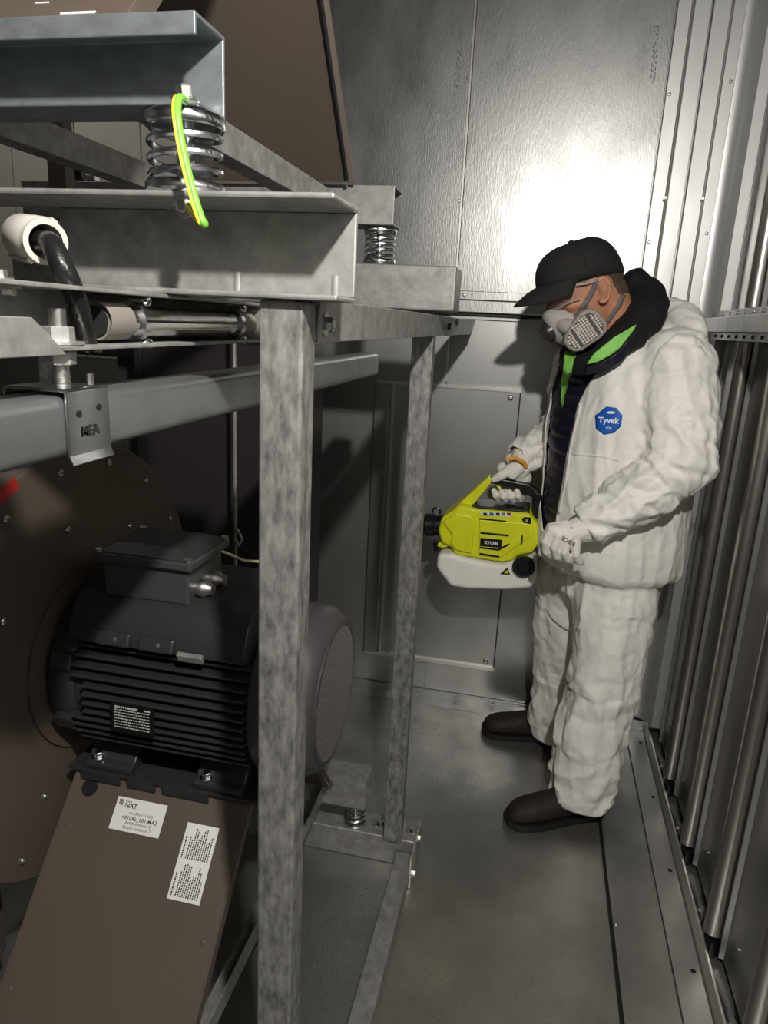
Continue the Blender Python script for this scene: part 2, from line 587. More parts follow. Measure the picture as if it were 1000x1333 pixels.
MB().box(px0 + .060, px0 + .067, 2.618, 2.6298, pz0 + .012, pz1 - .011).build('edge_bead', 'galv_edge', ap)
for x, z in ((px1 - .034, pz1 - .030), (px1 - .034, pz0 + .032)):
    screw(ap, (x, 2.6299, z), (0, -1, 0), .0105)

bb = struct('baseboard_back', MB().box(-1.2, .2955, 2.634, 2.66, .001, .034), 'sheet', bevel=.002)
MB().box(-1.2, .2955, 2.575, 2.6335, .0005, .004).build('floor_flange', 'sheet', bb)
for k in range(9):
    screw(bb, (-.98 + k * .155, 2.6335, .02), (0, -1, 0), .005)

# floor edge along the right wall
fp = struct('trim_3', MB().box(.333, .462, YF + .01, 2.58, .0005, .007), 'floor_sheet', bevel=.001)
MB().box(.324, .3325, YF + .01, 2.58, .0005, .0035).build('edge_line', 'black_plastic', fp)  # black strip along the raised plate's edge
kp = struct('baseboard_right', MB().box(.4645, .53, YF + .01, 2.61, .0005, .011), 'sheet_low', bevel=.001)
MB().prism([(.531, YF + .01, .0005), (.543, YF + .01, .0005), (.548, YF + .01, .042), (.541, YF + .01, .042)], (0, 3.90, 0)).build('kick_lip', 'galv_edge', kp, bevel=.001)
MB().box(.470, .545, 2.6105, 2.616, .0005, .055).build('end_plate', 'sheet', kp, bevel=.001)
for y in (2.53, 2.2, 1.86, 1.52, 1.2):
    mb = MB().lathe((.512, y, .0105), (0, 0, 1), [(.0065, 0), (.0065, .0012)], 14)
    mb.build('rivet', 'black_plastic', kp)
for y in (2.3, 1.62, 1.0): screw(fp, (.340, y, .007), (0, 0, 1), .005)

# right wall: rail, baffle panels and half-round ribs
rb = thing('wall_rail', (.515, 1.0, 1.508), 'grey steel rail running level along the right wall, screwed at both flanges', 'rail')
MB().box(.503, .530, YF + .02, 2.585, 1.5205, 1.5635).build('web', 'sheet', rb, bevel=.0015)
MB().box(.5305, .556, YF + .02, 2.585, 1.564, 1.586).build('upper_flange', 'sheet', rb)
MB().box(.5305, .556, YF + .02, 2.585, 1.498, 1.52).build('lower_flange', 'sheet', rb)
MB().box(.5305, .619, YF + .02, 2.585, 1.5205, 1.5635).build('bracket_core', 'sheet', rb)
for k in range(22):
    y = 2.52 - k * .085
    screw(rb, (.5303, y, 1.575), (-1, 0, 0), .005)
    screw(rb, (.5303, y - .03, 1.509), (-1, 0, 0), .005, 'mask_dark')
PITCH = .325
for k in range(8):
    y = 2.262 - k * PITCH
    for z0, z1 in ((.02, 1.497), (1.588, ZC - .005)):
        m = MB().box(.588, .5945, y + .034, y + .275, z0, z1)
        MB_o = m.build('baffle_panel', 'baffle', wr, bevel=.0015)
        MB().prism([(.5945, y + .0335, z0), (.588, y + .0335, z0), (.568, y + .024, z0), (.566, y + .014, z0), (.5945, y + .014, z0)], (0, 0, z1 - z0)).build('fold', 'sheet_low', wr)
        MB().prism([(.5945, y + .2755, z0), (.588, y + .2755, z0), (.578, y + .281, z0), (.578, y + .287, z0), (.5945, y + .287, z0)], (0, 0, z1 - z0)).build('fold', 'sheet_low', wr)
        zz = z0 + (.045 if z0 < 1 else 0)
        MB().lathe((.5655, y - .012, zz), (0, 0, 1), [(.018, 0), (.0235, .004), (.0235, z1 - zz)], 28).build('rib', 'rib_steel', wr, smooth=True)
        if z0 < 1:
            MB().lathe((.5655, y - .012, .002), (0, 0, 1), [(.0185, 0), (.0175, .044)], 24).build('rib_foot', 'black_plastic', wr, smooth=True)
            MB().prism([(.553, y + .045, .001), (.553, y + .265, .001), (.553, y + .045, .075)], (.006, 0, 0)).build('kick_gusset', 'sheet_low', wr)
            screw(wr, (.5525, y + .075, .045), (-1, 0, 0), .005)
            screw(wr, (.5875, y + .20, .13), (-1, 0, 0), .005)

dk = thing('dark_filler_box', (-.95, 2.08, 0), 'plain dark box added to darken the space behind the lower motor', 'filler')  # added box; its black carries the shade behind the motor
MB().box(-1.18, -.705, 1.96, 2.30, .002, 1.43).build('filler_body', 'mask_dark', dk, bevel=.006)
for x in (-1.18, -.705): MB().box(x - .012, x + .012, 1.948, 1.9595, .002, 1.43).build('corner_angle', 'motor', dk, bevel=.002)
# dark services on the far left, seen through the machine frame
st = thing('control_box', (-1.33, 2.22, .93), 'dark control box with a pale rating label hanging left behind the tube', 'box')
MB().box(-1.62, -1.22, 2.22, 2.42, 1.34, 1.50).build('body', 'motor_grey', st, bevel=.004)
MB().box(-1.60, -1.475, 2.2185, 2.2199, 1.352, 1.40).build('rating_label', 'paper', st)
MB().tube([(-1.52, 2.2195, 1.452), (-1.52, 2.21, 1.452)], .008, 10).build('knob', 'black_plastic', st, smooth=True)
MB().box(-1.46, -1.38, 2.28, 2.36, 0.0, 1.339).build('pedestal', 'motor_grey', st, bevel=.002)
# ================================================================== galvanised machine frame (two tiers)
TIER = 1.53


def c_channel(x0, x1, yf, yw, z0, z1, t=.005, lip=0.0, botflange=None):
    """channel along X: web at yw, flanges reaching to yf (towards the aisle)"""
    s = 1 if yw > yf else -1
    p = [(yw + s * t, z0), (yw + s * t, z1), (yf, z1)]
    if lip:
        p += [(yf, z1 - lip), (yf + s * t, z1 - lip)]
        p += [(yf + s * t, z1 - t)]
    else:
        p += [(yf, z1 - t)]
    bf = yf if botflange is None else botflange
    p += [(yw, z1 - t), (yw, z0 + t), (bf, z0 + t), (bf, z0)]
    return MB().prism([(x0, a, b) for a, b in p], (x1 - x0, 0, 0))


fr = thing('machine_frame', (-.275, 1.2, 0), 'two-tier galvanised steel machine frame with blotchy posts and bolted rails', 'frame')
MB().box(-.300, -.250, .735, .780, 0, 1.5175).build('post', 'galv_post', fr, bevel=.004, seg=3)
# rear post: open channel
MB().prism([(-.300, 1.665, .0865), (-.250, 1.665, .0865), (-.250, 1.705, .0865), (-.258, 1.705, .0865), (-.258, 1.673, .0865), (-.292, 1.673, .0865), (-.292, 1.705, .0865), (-.300, 1.705, .0865)],
           (0, 0, 1.4325)).build('post', 'galv_post', fr, bevel=.002)
for y0 in (.735, 1.665):
    MB().box(-1.30, -1.25, y0, y0 + .045, .0865, 1.5175).build('post', 'galv_post', fr, bevel=.003)
# long beams of the upper tier
WX = at_y(79, 320, .79).x
MB().box(-1.35, -.210, .702, .796, 1.6115, 1.6175).build('beam_flange', 'galv', fr, bevel=.0022)
MB().box(-1.35, -.210, .722, .796, 1.518, 1.524).build('beam_flange', 'galv', fr, bevel=.0022)
MB().prism([(WX, .790, 1.6115), (-.210, .790, 1.6115), (-.210, .790, 1.524), (WX + .022, .790, 1.524), (WX, .790, 1.540)], (0, .006, 0)).build('beam_web', 'galv', fr, bevel=.002)
MB().box(-1.35, WX - .12, .790, .796, 1.524, 1.6115).build('beam_web', 'galv', fr)
MB().box(-1.35, -.207, 1.66, 1.768, 1.5305, 1.628).build('rear_beam', 'galv', fr, bevel=.004, seg=3)
MB().box(-1.35, -.206, 1.68, 1.77, 0, .086).build('base_beam', 'galv', fr, bevel=.004, seg=3)
MB().box(-1.35, -.264, .69, .78, 0, .086).build('base_beam', 'galv', fr, bevel=.004, seg=3)
# studs welded on the front beam's web
for px, py in ((311, 372), (437, 384)):
    p = at_y(px, py, .795)
    MB().tube([(p.x, .795, 1.523), (p.x, .795, 1.547)], .0065, 12).build('weld_stud', 'galv', fr, smooth=True)
# depth rails under the upper tier
MB().prism([(-.2505, .781, 1.5215), (-.246, .781, 1.5215), (-.246, .781, 1.474), (-.2500, .781, 1.474), (-.2500, .781, 1.517), (-.294, .781, 1.517), (-.294, .781, 1.5215)], (0, 1.72, 0)).build('rail', 'galv', fr, bevel=.0012)
MB().prism([(-.246, 2.501, 1.474), (-.246, 2.501, 1.5215), (-.246, 2.62, 1.5215)], (-.0045, 0, 0)).build('rail_tip', 'galv', fr)
for y, z in ((.80, 1.494), (1.86, 1.497), (2.02, 1.510)):
    hexbolt(fr, (-.2455, y, z), (1, 0, 0), .0085, .009, y < 1, 'zinc' if y < 1 else 'mask_dark')
# floor rail in the aisle and its joint to the base beam
MB().box(-.262, -.212, .30, 1.672, .001, .052).build('floor_rail', 'galv', fr, bevel=.004, seg=3)
MB().box(-.2115, -.2065, 1.60, 1.76, .002, .10).build('joint_plate', 'galv_edge', fr, bevel=.001)
for y, z in ((1.70, .088), (1.64, .02)):
    hexbolt(fr, (-.2065, y, z), (1, 0, 0), .009, .008)
for x in (-.335, -.318, -.235, -.222):
    hexbolt(fr, (x, 1.725, .0862), (0, 0, 1), .008, .012)

# ------------------------------------------------------------------ channel with the cable conduit, square tube, clamp
cn = thing('conduit_channel', (-.44, .7, 1.462), 'galvanised open channel carrying a chrome conduit under the upper beam', 'channel')
MB().prism([(-.462, .30, 1.4625), (-.400, .30, 1.4625), (-.400, .30, 1.4665), (-.458, .30, 1.4665), (-.458, .30, 1.5135), (-.400, .30, 1.5135), (-.400, .30, 1.5175), (-.462, .30, 1.5175)],
           (0, .70, 0)).build('profile', 'galv', cn, bevel=.001)
MB().box(-.458, -.402, .9960, .9995, 1.467, 1.513).build('end_edge', 'galv_edge', cn)
MB().prism([(-.399, .30, 1.4595), (-.399, .545, 1.4595), (-.399, .525, 1.476), (-.399, .505, 1.490), (-.399, .30, 1.492)], (.003, 0, 0)).build('splice_plate', 'galv', cn, bevel=.001)
for p, ax in (((-.418, .497, 1.5176), (0, 0, 1)), ((-.418, .505, 1.5130), (0, 0, -1))):
    hexbolt(cn, p, ax, .0075, .006)

cd = thing('conduit', (-.425, .8, 1.47), 'shiny chrome conduit pipe with pale plastic end sleeves and two clamps', 'pipe')
CY0, CY1, CX, CZ, CR = .628, .985, -.4235, 1.4875, .0160
MB().lathe((CX, CY0 + .0425, CZ), (0, 1, 0), [(CR, 0), (CR, CY1 - CY0 - .0775)], 28).build('pipe', 'pipe_chrome', cd, smooth=True)
for a, b in ((CY0, CY0 + .042), (CY1 - .0345, CY1)):
    MB().lathe((CX, a, CZ), (0, 1, 0), [(CR * .86, .004), (CR * 1.12, 0), (CR * 1.16, .004), (CR * 1.16, b - a)], 28, cap=True).build('end_sleeve', 'sleeve', cd, smooth=True)
MB().lathe((CX, CY0 - .0006, CZ), (0, -1, 0), [(CR * .90, 0), (CR * .90, .0006)], 24).build('bore', 'black_hole', cd)
for y in (CY0 + .065, CY1 - .045):
    mb = MB().lathe((CX, y - .006, CZ), (0, 1, 0), [(CR * 1.0, 0), (CR * 1.24, 0), (CR * 1.24, .012), (CR * 1.0, .012)], 28)
    for s in (1, -1):
        mb.box(CX + .001, CX + .016, y - .007, y + .007, CZ + s * .0215 - .0018, CZ + s * .0215 + .0018)
    c = mb.build('pipe_clamp', 'zinc', cd, smooth=True)
    for s in (1, -1):
        MB().lathe((CX + .016, y, CZ + s * .0215), (1, 0, 0), [(.005, 0), (.005, .004), (.003, .005)], 10).build('clamp_screw', 'zinc', c, smooth=True)

tb = thing('square_tube', (-.42, 1.1, 1.37), 'long grey square steel tube with rounded corners slung under the channel', 'tube')
r_ = .010
pts = []
for cx, cz, a0 in ((-.400 - r_, 1.424 - r_, 0), (-.455 + r_, 1.424 - r_, 90), (-.455 + r_, 1.370 + r_, 180), (-.400 - r_, 1.370 + r_, 270)):
    for k in range(5):
        a = math.radians(a0 + k * 22.5)
        pts.append((cx + r_ * math.cos(a), .28, cz + r_ * math.sin(a)))
MB().prism(pts, (0, 1.485, 0)).build('tube_wall', 'tube_steel', tb, smooth=True, angle=50)
MB().box(-.452, -.403, 1.7652, 1.7656, 1.373, 1.421).build('open_end', 'black_hole', tb)

ck = thing('tube_clamp', (-.42, .57, 1.366), 'folded zinc clamp bracket marked MEA gripping the square tube', 'clamp')
ring = [(-.459, 1.366), (-.459, 1.428), (-.456, 1.4305), (-.399, 1.4305), (-.396, 1.428), (-.396, 1.372), (-.3925, 1.364)]
inner = [(-.3950, 1.3632), (-.3985, 1.371), (-.3985, 1.4265), (-.4005, 1.428), (-.4545, 1.428), (-.4565, 1.4265), (-.4565, 1.366)]
MB().prism([(a, .540, b) for a, b in ring + inner], (0, .062, 0)).build('strap', 'zinc', ck, bevel=.0006)
mb = MB().tube([(-.4205, .568, 1.428), (-.4205, .568, 1.4975)], .0075, 14)
mb.build('threaded_rod', 'bolt', ck, smooth=True)
for z in (1.432, 1.4365, 1.441):
    MB().lathe((-.4205, .568, z), (0, 0, 1), [(.0072, 0), (.0086, .0012), (.0072, .0024)], 14).build('thread', 'bolt', ck, smooth=True)
MB().lathe((-.4205, .568, 1.4495), (0, 0, 1), [(.0135, 0), (.014, .001), (.014, .0115), (.013, .0125)], 6).build('nut', 'galv', ck)
MB().lathe((-.4205, .568, 1.4672), (0, 0, 1), [(.022, 0), (.022, .0025)], 20).build('washer', 'galv_edge', ck)
MB().lathe((-.4205, .568, 1.4698), (0, 0, 1), [(.0135, 0), (.014, .001), (.014, .0115), (.013, .0125)], 6).build('nut', 'galv', ck)
MB().tube([(-.405, .588, 1.431), (-.405, .588, 1.441)], .003, 8).build('set_screw', 'bolt', ck, smooth=True)
for y, z in ((.556, 1.408), (.586, 1.411)):
    MB().lathe((-.3957, y, z), (1, 0, 0), [(.0032, 0), (.0032, .0006)], 14).build('hole', 'black_hole', ck)
MB().text('MEA', .0135, (-.3957, .571, 1.391), (0, 1, 0), (0, 0, 1), .02, lift=.0006).build('stamped_mark', 'ink', ck)

# cable through its bushing
bu = thing('cable_bushing', at_y(45, 330, .66), 'thick off-white plastic cable bushing with split sides', 'bushing')
a, b = at_y(20, 306, .632), at_y(60, 315, .592)
d = (b - a).normalized(); LB = (b - a).length
R1 = .0198
a = b - d * .055; LB = .055
MB().lathe(a, d, [(R1 * .78, .004), (R1 * .94, 0), (R1 * 1.05, .004), (R1 * 1.05, LB - .012), (R1, LB - .010), (R1, LB), (R1 * .76, LB), (R1 * .72, LB - .03), (R1 * .7, .006)], 32, cap=False).build('sleeve', 'pvc', bu, smooth=True)
MB().lathe(a, d, [(R1 * .7, .008), (R1 * .69, .0085)], 24).build('bore', 'black_hole', bu)
for ang in (20, 200):
    u = d.orthogonal().normalized(); w = d.cross(u)
    q = u * math.cos(math.radians(ang)) + w * math.sin(math.radians(ang))
    MB().obox(a + d * LB * .42 + q * R1 * 1.06, d * LB * .42, d.cross(q) * .003, q * .002).build('split_rib', 'pvc', bu, bevel=.0006)
cb = thing('power_cable', (-.45, .62, 1.46), 'glossy black cable bending down out of the bushing to the channel', 'cable')
path = [a + d * .012, b + d * -.01, b + d * .012 + Vector((0, 0, -.001)), at_y(80, 345, .578), at_y(95, 378, .585), at_y(106, 415, .597), at_y(114, 452, .610)]
pp = []
for i in range(len(path) - 1):
    p0 = path[max(i - 1, 0)]; p1 = path[i]; p2 = path[i + 1]; p3 = path[min(i + 2, len(path) - 1)]
    for k in range(6):
        t = k / 6
        pp.append(.5 * ((2 * p1) + (p2 - p0) * t + (2 * p0 - 5 * p1 + 4 * p2 - p3) * t * t + (3 * p1 - p0 - 3 * p2 + p3) * t ** 3))
pp.append(path[-1])
MB().tube(pp, .0098, 14).build('sheath', 'cable_black', cb, smooth=True)

# ================================================================== vibration springs
def spring(name, c, z0, z1, r, label, wire=.0075, turns=4.2, grp='spring isolators'):
    t = thing(name, (c[0], c[1], z0), label, 'spring', grp)
    hc = min(.013, (z1 - z0) * .16)
    for za in (z0, z1 - hc):
        MB().lathe((c[0], c[1], za), (0, 0, 1), [(r * .96, 0), (r, .002), (r, hc - .002), (r * .96, hc)], 40).build('cup', 'zinc', t, smooth=True)
    n = int(turns * 22)
    rr = r - wire * .75
    P = [(c[0] + rr * math.cos(2 * math.pi * turns * k / n), c[1] + rr * math.sin(2 * math.pi * turns * k / n),
          z0 + hc * .7 + (z1 - z0 - 1.4 * hc) * k / n) for k in range(n + 1)]
    MB().tube(P, wire * .5, 8).build('coil', 'zinc', t, smooth=True)
    MB().tube([(c[0], c[1], z0 + .001), (c[0], c[1], z1 - .001)], r * .22, 12).build('core', 'zinc', t, smooth=True)
    return t


SPX = at_y(240, 190, .742).x
spring('spring_isolator', (SPX, .744), 1.618, 1.6945, .0415, 'large zinc coil spring on the front beam beside the green and yellow wire', turns=3.7)
spring('spring_isolator', (-.396, 1.705), 1.6285, 1.7095, .0375, 'zinc coil spring standing on the rear beam under the upper cross channel', turns=5)
spring('spring_isolator', (-.395, 1.716), .0865, .1805, .0335, 'dull coil spring on the floor beam behind the motor', turns=5)

# earth wire, green with yellow stripe
ew = thing('earth_wire', (SPX, .69, 1.62), 'green and yellow earth wire looping over the large front spring', 'wire')
ctl = [at_y(243, 133, .712), at_y(233, 128, .690), at_y(231, 150, .680), at_y(237, 190, .676), at_y(246, 230, .672), at_y(257, 270, .668), at_y(264, 289, .666), at_y(266, 291, .672), at_y(258, 283, .682), at_y(246, 268, .698)]
pp = []
for i in range(len(ctl) - 1):
    p0 = ctl[max(i - 1, 0)]; p1 = ctl[i]; p2 = ctl[i + 1]; p3 = ctl[min(i + 2, len(ctl) - 1)]
    for k in range(7):
        t = k / 7
        pp.append(.5 * ((2 * p1) + (p2 - p0) * t + (2 * p0 - 5 * p1 + 4 * p2 - p3) * t * t + (3 * p1 - p0 - 3 * p2 + p3) * t ** 3))
pp.append(ctl[-1])
MB().tube(pp, .0040, 12).build('insulation', 'wire_green', ew, smooth=True)
MB().tube([p + Vector((-.0022, -.0018, 0)) for p in pp], .0026, 8).build('stripe', 'wire_yellow', ew, smooth=True)
hexbolt(ew, at_y(240, 128, .730), (0, -.2, 1), .0085, .011, True, 'bolt')
hexbolt(ew, at_y(240, 268, .706), (0, -1, 0), .0075, .007, True, 'bolt')

# ================================================================== fan units (upper and lower tier)
def fan_unit(z0, label):
    t = thing('fan_unit', (-.66, 1.2, z0 + .18), label, 'fan')
    # front cross channel (open to the aisle, folded top lip), rear one, two depth rails
    c_channel(-1.30, -.350, .700, .762, z0 + .165, z0 + .243, .004, lip=.020, botflange=.706).build('cross_channel', 'galv_blue', t, bevel=.0012)
    c_channel(-1.30, -.356, 1.745, 1.657, z0 + .1805, z0 + .262, .0035, lip=.012).build('cross_channel', 'galv', t, bevel=.0012)
    for x in (-.515, -.80):
        MB().prism([(x, .7665, z0 + .192), (x + .040, .7665, z0 + .192), (x + .040, .7665, z0 + .236), (x + .0365, .7665, z0 + .236), (x + .0365, .7665, z0 + .1955), (x, .7665, z0 + .1955)],
                   (0, .886, 0)).build('depth_rail', 'galv', t, bevel=.001)
    # folded brown pedestal: front slope, top, rear slope
    x0, x1 = -.815, -.455
    yf, zf, yt, zt, yr, zr = .757, .2625, 1.075, .618, 1.32, 1.618
    yt2, yb = 1.322, 1.622
    th = .004
    ped = MB()
    ped.prism([(x0, yf, z0 + zf), (x0, yt, z0 + zt), (x0, yt + .004, z0 + zt - .004), (x0, yf + .004, z0 + zf - .0)], (x1 - x0, 0, 0))
    p1 = ped.build('front_slope', 'brown', t, bevel=.001)
    MB().box(x0, x1, yt + .0045, yt2 - .0045, z0 + zt - .004, z0 + zt).build('top_plate', 'brown', t)
    MB().prism([(x0, yb, z0 + zf), (x0, yt2, z0 + zt), (x0, yt2 - .004, z0 + zt - .004), (x0, yb - .004, z0 + zf)], (x1 - x0, 0, 0)).build('rear_slope', 'brown', t, bevel=.001)
    d = Vector((0, yt - yf, zt - zf)).normalized()
    nrm = Vector((0, -d.z, d.y))
    # folded returns along the slopes' edges
    for xx in (x1, x0 - .004):
        a = Vector((xx, yf + .003, z0 + zf)); b = Vector((xx, yt + .003, z0 + zt))
        MB().prism([a, b, b + Vector((0, .03, -.001)), a + Vector((0, .03, 0))], (.004, 0, 0)).build('edge_return', 'brown', t)
        a = Vector((xx, yb - .003, z0 + zf)); b = Vector((xx, yt2 - .003, z0 + zt))
        MB().prism([a, b, b - Vector((0, .016, 0)), a - Vector((0, .016, 0))], (.004, 0, 0)).build('dark_gap_strip', 'black_plastic', t)  # darkness of the gap beside the slope, put in as a black strip
        MB().prism([a + Vector((.0042, .012, 0)), b + Vector((.0042, .012, 0)), b + Vector((.0042, .004, 0)), a + Vector((.0042, .004, 0))], (.010, 0, 0)).build('edge_return', 'brown_edge', t)
    # hole near the top left of the front slope, rivets down its edges
    c = Vector((-.778, 0, 0)); s = .93
    hp = Vector((-.778, yf + (yt - yf) * s, z0 + zf + (zt - zf) * s))
    MB().lathe(hp + nrm * .0002, nrm, [(.0165, 0), (.0165, .0006)], 28).build('hole', 'black_hole', t)
    for s in (.22, .5, .78):
        for xx in (-.797, -.474):
            q = Vector((xx, yf + (yt - yf) * s, z0 + zf + (zt - zf) * s))
            MB().lathe(q, nrm, [(.004, -.001), (.004, .001), (.002, .002)], 10).build('rivet', 'brown', t)
    # round housing with its flange ring
    ax = Vector((-.865, 1.2, z0 + .80))
    MB().lathe(ax, (-1, 0, 0), [(.05, 0), (.437, 0), (.440, .003), (.440, .38), (.43, .385)], 96).build('housing', 'brown', t, smooth=True)
    MB().lathe(ax + Vector((.003, 0, 0)), (1, 0, 0), [(.05, -.003), (.17, -.003), (.17, 0), (.19, .0), (.19, .004), (.05, .004)], 64).build('flange_ring', 'brown', t, smooth=True)
    for k in range(16):
        a = 2 * math.pi * (k + .35) / 16
        screw(t, ax + Vector((.0002, .40 * math.cos(a), .40 * math.sin(a))), (1, 0, 0), .0075, 'bolt')
    for k in range(8):
        a = 2 * math.pi * (k + .2) / 8
        screw(t, ax + Vector((.0002, .285 * math.cos(a), .285 * math.sin(a))), (1, 0, 0), .007, 'bolt')
    for xx in (-1.0, -1.2):
        for yy in (.99, 1.38):
            MB().box(xx - .02, xx + .02, yy, yy + .03, z0 + .18, z0 + .45).build('housing_leg', 'brown', t)
    return t, (yf, zf, yt, zt, z0, d, nrm)


fu, geoU = fan_unit(TIER, 'brown fan unit of the upper tier, resting on the front spring')
fl, geoL = fan_unit(0.0, 'brown fan unit of the lower tier with two white stickers on its sloping panel')

# stickers on the lower pedestal
def slope_pt(geo, px, py, off):
    yf, zf, yt, zt, z0, d, nrm = geo
    r = ray(px, py); o = np.array([0, 0, CAM_H]); p0 = np.array([0, yf, zf + z0]); n = np.array(nrm)
    t = ((p0 - o) @ n) / (r @ n)
    return Vector(o + r * t) + nrm * off


def sticker(geo, parent, c00, cx, w, hgt, name):
    """c00 = top-left pixel corner; laid along the slope, w x hgt metres"""
    yf, zf, yt, zt, z0, d, nrm = geo
    o = slope_pt(geo, *c00, .0004)
    ux = Vector((1, 0, 0)); uy = d
    MB().obox(o + ux * w / 2 - uy * hgt / 2, ux * w / 2, uy * hgt / 2, nrm * .0003).build(name, 'paper', parent)
    return o, ux, uy


o, ux, uy = sticker(geoL, fl, (155, 1036), 0, .1035, .058, 'sticker')
pr = MB()
top = o + geoL[6] * .0006
for (s, size, x, y, al, bold) in (('NAT', .0125, .0185, .0135, 'LEFT', .02), ('++A050-151-000', .0072, .056, .0255, 'CENTER', 0),
                                  ('+010AL_001-MA2', .0098, .056, .0345, 'CENTER', .015), ('Avluftventilator 2', .0076, .056, .0425, 'CENTER', 0),
                                  ('Exaust ventilator 2', .0076, .056, .0505, 'CENTER', 0)):
    pr.text(s, size, top + ux * x - uy * y, ux, uy, bold, al)
for k in range(4):
    pr.obox(top + ux * (.009 + .001 * (k % 2)) - uy * (.0055 + k * .0026), ux * .0042, uy * .0009, geoL[6] * .0001)
for k in range(7):
    pr.obox(top + ux * (.019 + k * .0019) - uy * .0062, ux * .0006, uy * .0008, geoL[6] * .0001)
pr.build('sticker_print', 'ink', fl)
o, ux, uy = sticker(geoL, fl, (245, 1070), 0, .0635, .128, 'sticker')
pr = MB(); top = o + geoL[6] * .0006
for half in (0, 1):
    for c in range(13):
        if c == 1: continue
        x = .006 + c * .0042
        y0 = .060 + half * .062
        L = .036 if c == 0 else random.choice((.030, .040, .050, .046, .052, .034))
        t = 0
        while t < L:
            w = random.uniform(.0018, .005)
            pr.obox(top + ux * x - uy * (y0 - t - w / 2), ux * (.0011 if c else .0014), uy * w / 2, geoL[6] * .0001)
            t += w + .0010
pr.build('sticker_print', 'ink', fl)
# stickers on the upper pedestal, cut by the picture's edge
for (px, py, w, hgt) in ((47, 3.5, .0165, .0022), (80, 16.5, .041, .004)):
    sticker(geoU, fu, (px, py), 0, w, hgt, 'sticker_edge')

# ================================================================== electric motor
mo = thing('electric_motor', (-.60, 1.2, .62), 'dark grey finned electric motor with terminal box on the lower pedestal', 'motor')
MA = Vector((-.60, 1.2, .80))                   # axis through here along X
def mx(x): return Vector((x, MA.y, MA.z))
MB().lathe(mx(-.80), (1, 0, 0), [(.150, 0), (.150, .36)], 64).build('stator_body', 'motor', mo, smooth=True)
sh_ = [(-.158, .912), (-.152, .940), (-.138, .968), (-.118, .988), (-.095, .997), (-.08, 1.0)]
MB().prism([(-.795, MA.y + a, b) for a, b in sh_] + [(-.795, MA.y - a, b) for a, b in sh_[::-1]] + [(-.795, MA.y + .10, .90), (-.795, MA.y - .10, .90)], (.345, 0, 0)).build('shoulder', 'motor', mo, smooth=True, bevel=.003)
MB().lathe(mx(-.8575), (1, 0, 0), [(.06, 0), (.135, .0), (.152, .006), (.158, .02), (.158, .052), (.150, .062)], 64).build('end_shield', 'motor', mo, smooth=True)
for k in range(8):
    a = math.radians(22.5 + 45 * k)
    c = mx(-.815) + Vector((0, .158 * math.cos(a), .158 * math.sin(a)))
    rad = Vector((0, math.cos(a), math.sin(a))); tan = Vector((0, -math.sin(a), math.cos(a)))
    MB().obox(c, Vector((.022, 0, 0)), rad * .014, tan * .016).build('shield_lug', 'motor', mo, bevel=.004, seg=3)
# cooling fins: level plates stepping round the body
for k in range(12):
    z = -.092 + k * .0172
    yi = math.sqrt(max(.148 ** 2 - z * z, .002)) - .012
    yo = math.sqrt(.173 ** 2 - z * z) + .002
    for s in (-1, 1):
        x1 = -.446
        x0 = -.79 if abs(z) > .03 else -.765
        MB().box(x0, x1, MA.y + min(s * yi, s * yo), MA.y + max(s * yi, s * yo), MA.z + z - .0028, MA.z + z + .0028).build('fin', 'motor', mo, bevel=.0018)
# pads with lifting-eye bosses on the shoulder
for x in (-.70, -.615):
    rad = Vector((0, -.93, .36)); tan = Vector((0, -.36, -.93))
    p = MB().obox(Vector((x, MA.y - .156, .926)), Vector((.034, 0, 0)), rad * .010, tan * .013).build('pad', 'motor', mo, bevel=.004)
    MB().lathe(Vector((x + .005, MA.y - .156, .926)) + rad * .010, rad, [(.0045, 0), (.0045, .0015), (.002, .002)], 12).build('pad_screw', 'bolt', p, smooth=True)
MB().obox(Vector((-.548, MA.y - .164, .915)), Vector((.024, 0, 0)), Vector((0, .003, -.007)), Vector((0, -.004, -.002))).build('bare_pad', 'galv', mo, bevel=.001)
# nameplate
npz, npx0, npx1 = (.764, .820), -.700, -.614
MB().box(npx0, npx1, 1.0185, 1.0225, npz[0] - .008, npz[1] - .008).build('nameplate', 'plate_black', mo, bevel=.001)
pr = MB()
for r in range(8):
    x = npx0 + .008
    if r == 0: x = npx0 + .01
    lim = npx1 - .008 if r else npx0 + .055
    while x < lim:
        w = random.uniform(.002, .007)
        zc = .806 - r * .0058
        pr.box(x, min(x + w, lim), 1.0180, 1.0184, zc - (.0020 if r == 0 else .0010), zc + (.0020 if r == 0 else .0010))
        x += w + .0018
pr.box(npx1 - .018, npx1 - .006, 1.0180, 1.0184, .8045, .8075)
pr.build('nameplate_print', 'print_silver', mo)
# cowl with rounded edge and expanded-metal grille
MB().lathe(mx(-.447), (1, 0, 0), [(.150, 0), (.163, .002), (.166, .010), (.166, .072), (.163, .092), (.152, .110), (.140, .118), (.132, .120), (.132, .116), (.02, .112)], 72).build('fan_cowl', 'cowl', mo, smooth=True)
g = MB()
RG = .131
for sgn in (1, -1):
    dirv = Vector((0, math.cos(math.radians(62)) * sgn, math.sin(math.radians(62))))
    off = Vector((0, -dirv.z, dirv.y))
    for k in range(-12, 13):
        e = k * .0105
        if abs(e) >= RG * .99: continue
        L = math.sqrt(RG * RG - e * e)
        g.obox(mx(-.3275 + .0006 * sgn) + off * e, dirv * L, off * .0014, Vector((.0008, 0, 0)))
gr = g.build('grille', 'grille_wire', mo)
MB().lathe(mx(-.331), (1, 0, 0), [(.139, 0), (.139, .005), (.131, .006), (.128, .002)], 72).build('grille_rim', 'cowl', mo, smooth=True)
